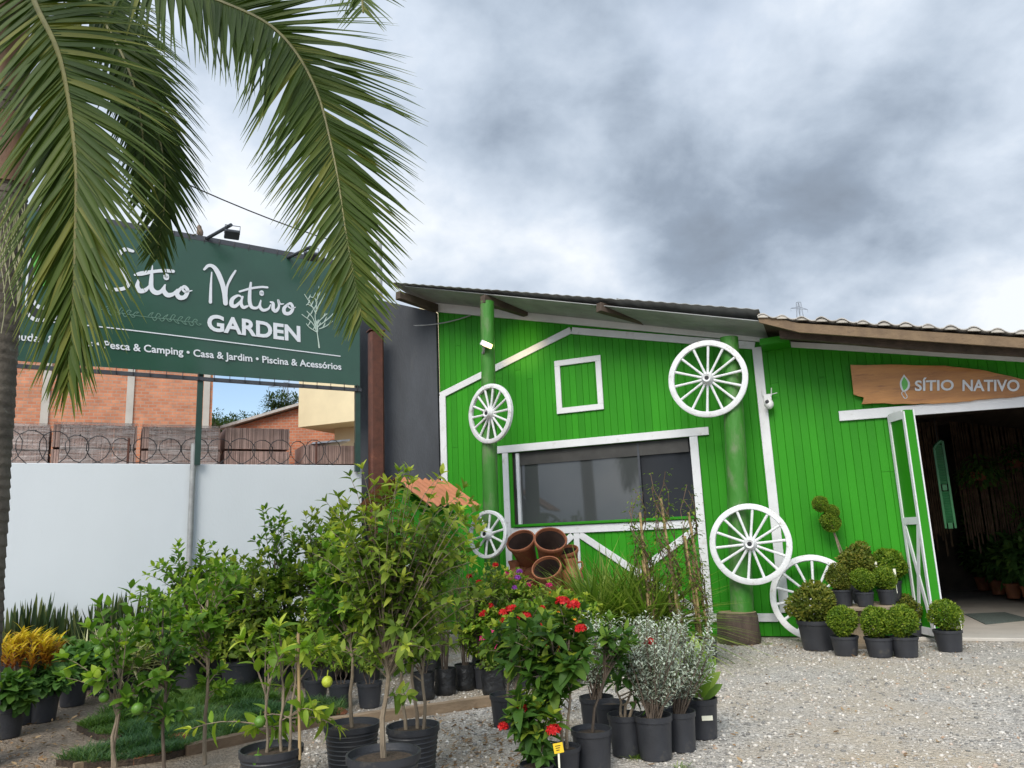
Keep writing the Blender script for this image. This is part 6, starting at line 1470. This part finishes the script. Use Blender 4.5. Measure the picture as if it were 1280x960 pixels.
# fallen leaves
rr = random.Random(15); lv = Leaves()
for k in range(1080):
    if k >= 900: p = facw(rr.uniform(-.6, 2.4), rr.uniform(.2, 1.5) + .6 * rr.random(), 0)
    elif k < 500: p = G(rr.gauss(610, 55), rr.uniform(885, 985)) if k < 330 else G(rr.uniform(520, 760), rr.uniform(870, 985))
    else: p = G(rr.uniform(-10, 120), rr.uniform(890, 985)) if k < 780 else G(rr.uniform(700, 1200), rr.uniform(830, 985))
    a = rr.random() * 6.28; lv.add((p.x, p.y, .012), (math.cos(a), math.sin(a), rr.uniform(-.1, .3)), (rr.uniform(-.4, .4), rr.uniform(-.4, .4), 1), rr.uniform(.02, .06), rr.uniform(.012, .03), rr.uniform(-.4, .4), rr.random())
tag(lv.build('leaf_litter', LM['dry'], None, 'ovate', .4), 'dry brown leaves fallen on the gravel and path', 'leaf litter', kind='stuff')
for px, py, lab, n in [(795, 948, 'green weed tuft on the gravel right of the front pots', 70), (855, 962, 'small weed tuft at the bottom edge of the gravel', 40), (960, 806, 'tiny weed tuft beside the tree stump', 30)]:
    p = G(px, py); lv = Leaves()
    for k in range(n): a = rr.random() * 6.28; lv.add((rr.uniform(-.06, .06), rr.uniform(-.05, .05), 0), (math.cos(a), math.sin(a), rr.uniform(.5, 1.5)), UP, rr.uniform(.04, .09), .006, .4, rr.random())
    o = lv.build('weed_tuft', LM['grass'], None, 'lance'); o.location = p; tag(o, lab, 'weed')
# --- dim interior plants
ING = 'plants in terracotta pots inside the shop'
for px, pyb, lab, sd in [(1230, 738, 'dark leaved plant in a terracotta pot inside, deepest of the row', 121), (1249, 743, 'dark leaved plant in a terracotta pot inside, second from the deepest', 122), (1268, 748, 'dark leaved plant in a terracotta pot inside, second from the doorway side', 123), (1290, 752, 'dark leaved plant in a terracotta pot inside, cut by the picture edge', 124)]:
    b = G(px, pyb, .10)
    t, _ = woody('indoor_plant', lab, 'house plant', b, [((0, 0), (0, 0, .75))], [(0, 0, .8, .3, .3, .42)], 22, 7, .24, .11, 'ficus', 'ovate', (.15, .11, .28, M_TERRA, M_SOIL), None, M_BARK, .01, sd, ING, droop=.5, lowbias=.2)
for px, dep, zc_, rr_, lab, sd in [(1262, 15.5, 1.0, .5, 'tall shadowy foliage plant standing at the back of the shop', 131), (1225, 17.0, 1.0, .45, 'shadowy foliage plant behind the hanging shutter', 132), (1280, 16.5, 1.1, .55, 'broad shadowy foliage plant at the far right inside', 133)]:
    b = Vector((*D(px, 600, dep).xy, .10)); woody('indoor_plant', lab, 'house plant', b, [((0, 0), (0, 0, 1.9))], [(0, 0, 1.5, rr_, rr_, .9)], 50, 8, .2, .08, 'ficus', 'ovate', (.2, .16, .3, M_TERRA, M_SOIL), None, M_BARK, .015, sd, ING, lowbias=.2)
for px, py, dep, lab, sd in [(1225, 590, 14.5, 'hanging leafy basket in the dim shop, right of the shutter', 141), (1268, 575, 15.2, 'larger hanging leafy basket high in the dim shop', 142), (1252, 650, 16.0, 'trailing leafy basket hanging low at the back of the shop', 143)]:
    b = D(px, py, dep); rr = random.Random(sd); t = thing('hanging_plant', lab, 'hanging plant', b, 0, 'hanging baskets inside the shop'); mb = MB(); mb.lathe([(.001, -.16), (.12, -.15), (.18, 0), (.17, 0), (.001, -.03)], 16); mb.build('basket', M_TERRAD, t, True)
    mb = MB(); mb.tube([(0, 0, 0), (0, 0, 3.55 - b.z)], .006, 4); mb.build('hanger', M_WIRE, t)
    lv = Leaves()
    for k in range(420):
        a = rr.random() * 6.28; q = rr.random() ** .5 * .42; lv.add((math.cos(a) * q, math.sin(a) * q, .22 - q * q * 2.2 + rr.uniform(-.16, .14)), (math.cos(a), math.sin(a), rr.uniform(-.9, .4)), UP, rr.uniform(.07, .13), .045, .4, rr.random())
    lv.build('foliage', LM['ficus'], t)
# --- far trees, pylons
def far_tree(lab, px, py, dep, w, h, sd, top=None):
    c = D(px, py, dep); b = Vector((c.x, c.y, 0)); rr = random.Random(sd); t = thing('tree', lab, 'tree', b, 0, 'trees far behind the houses'); mb = MB(); lv = Leaves()
    mb.tube([(0, 0, 0), (.1, 0, c.z * .6), (0, 0, c.z - .2)], [.3, .2, .08], 7)
    for k in range(16):
        e_ = Vector((rr.uniform(-1, 1) * w, rr.uniform(-1, 1) * w * .8, c.z + rr.uniform(-.9, 1) * h)); mb.tube([(0, 0, c.z * .7), Vector((e_.x * .5, e_.y * .5, c.z * .85)), e_], [.08, .05, .02], 5)
        for m_ in range(160): v = Vector((rr.gauss(0, 1), rr.gauss(0, 1), rr.gauss(0, .8))); lv.add(e_ + v * .33, v, UP, rr.uniform(.15, .3), .12, .2, rr.random())
    mb.build('trunk', M_BARKD, t); lv.build('crown', LM['far'], t, 'tiny')
far_tree('bushy far tree behind the sloping roof edge of the brick house', 302, 531, 60, 2.4, .6, 1); far_tree('far tree rising beside the cream building corner', 357, 508, 60, 1.2, .6, 2); far_tree('smaller far tree at the left end behind the brick house', 276, 534, 64, 1.0, .35, 3)
M_PYL = mat('weathered_pylon_steel', (.16, .18, .21), .7)
def pylon(lab, px, pytop, dep, wb, arm):
    c = D(px, pytop, dep); H_ = c.z; t = thing('power_pylon', lab, 'pylon', (c.x, c.y, 0), R(20), 'far lattice power pylons'); mb = MB(); N = 14
    def cor(z): k = wb / 2 * (1 - .86 * z / H_); return [Vector((sx * k, sy * k, z)) for sx, sy in ((-1, -1), (1, -1), (1, 1), (-1, 1))]
    for j in range(N):
        z0 = H_ * (1 - (1 - j / N) ** 1); z1 = H_ * (j + 1) / N; A_, B_ = cor(z0), cor(z1)
        for i in range(4):
            mb.tube([A_[i], B_[i]], .09, 4); mb.tube([A_[i], B_[(i + 1) % 4]], .05, 4); mb.tube([B_[i], B_[(i + 1) % 4]], .05, 4)
    mb.build('lattice', M_PYL, t)
    for f in (.97, .90, .83):
        mb = MB(); z = H_ * f; mb.tube([(-arm, 0, z), (0, 0, z + .7), (arm, 0, z)], .07, 4); mb.tube([(-arm, 0, z), (arm, 0, z)], .07, 4)
        for s_ in (-arm, arm): mb.tube([(s_, 0, z), (s_, 0, z - 1.0)], .05, 4)
        mb.build('cross_arm', M_PYL, t)
    return c
c1 = pylon('faint lattice power pylon beyond the cream building', 357, 478, 210, 7, 4.5)
c2 = pylon('lattice power pylon top showing above the shop roof', 998, 378, 230, 7, 3.2)
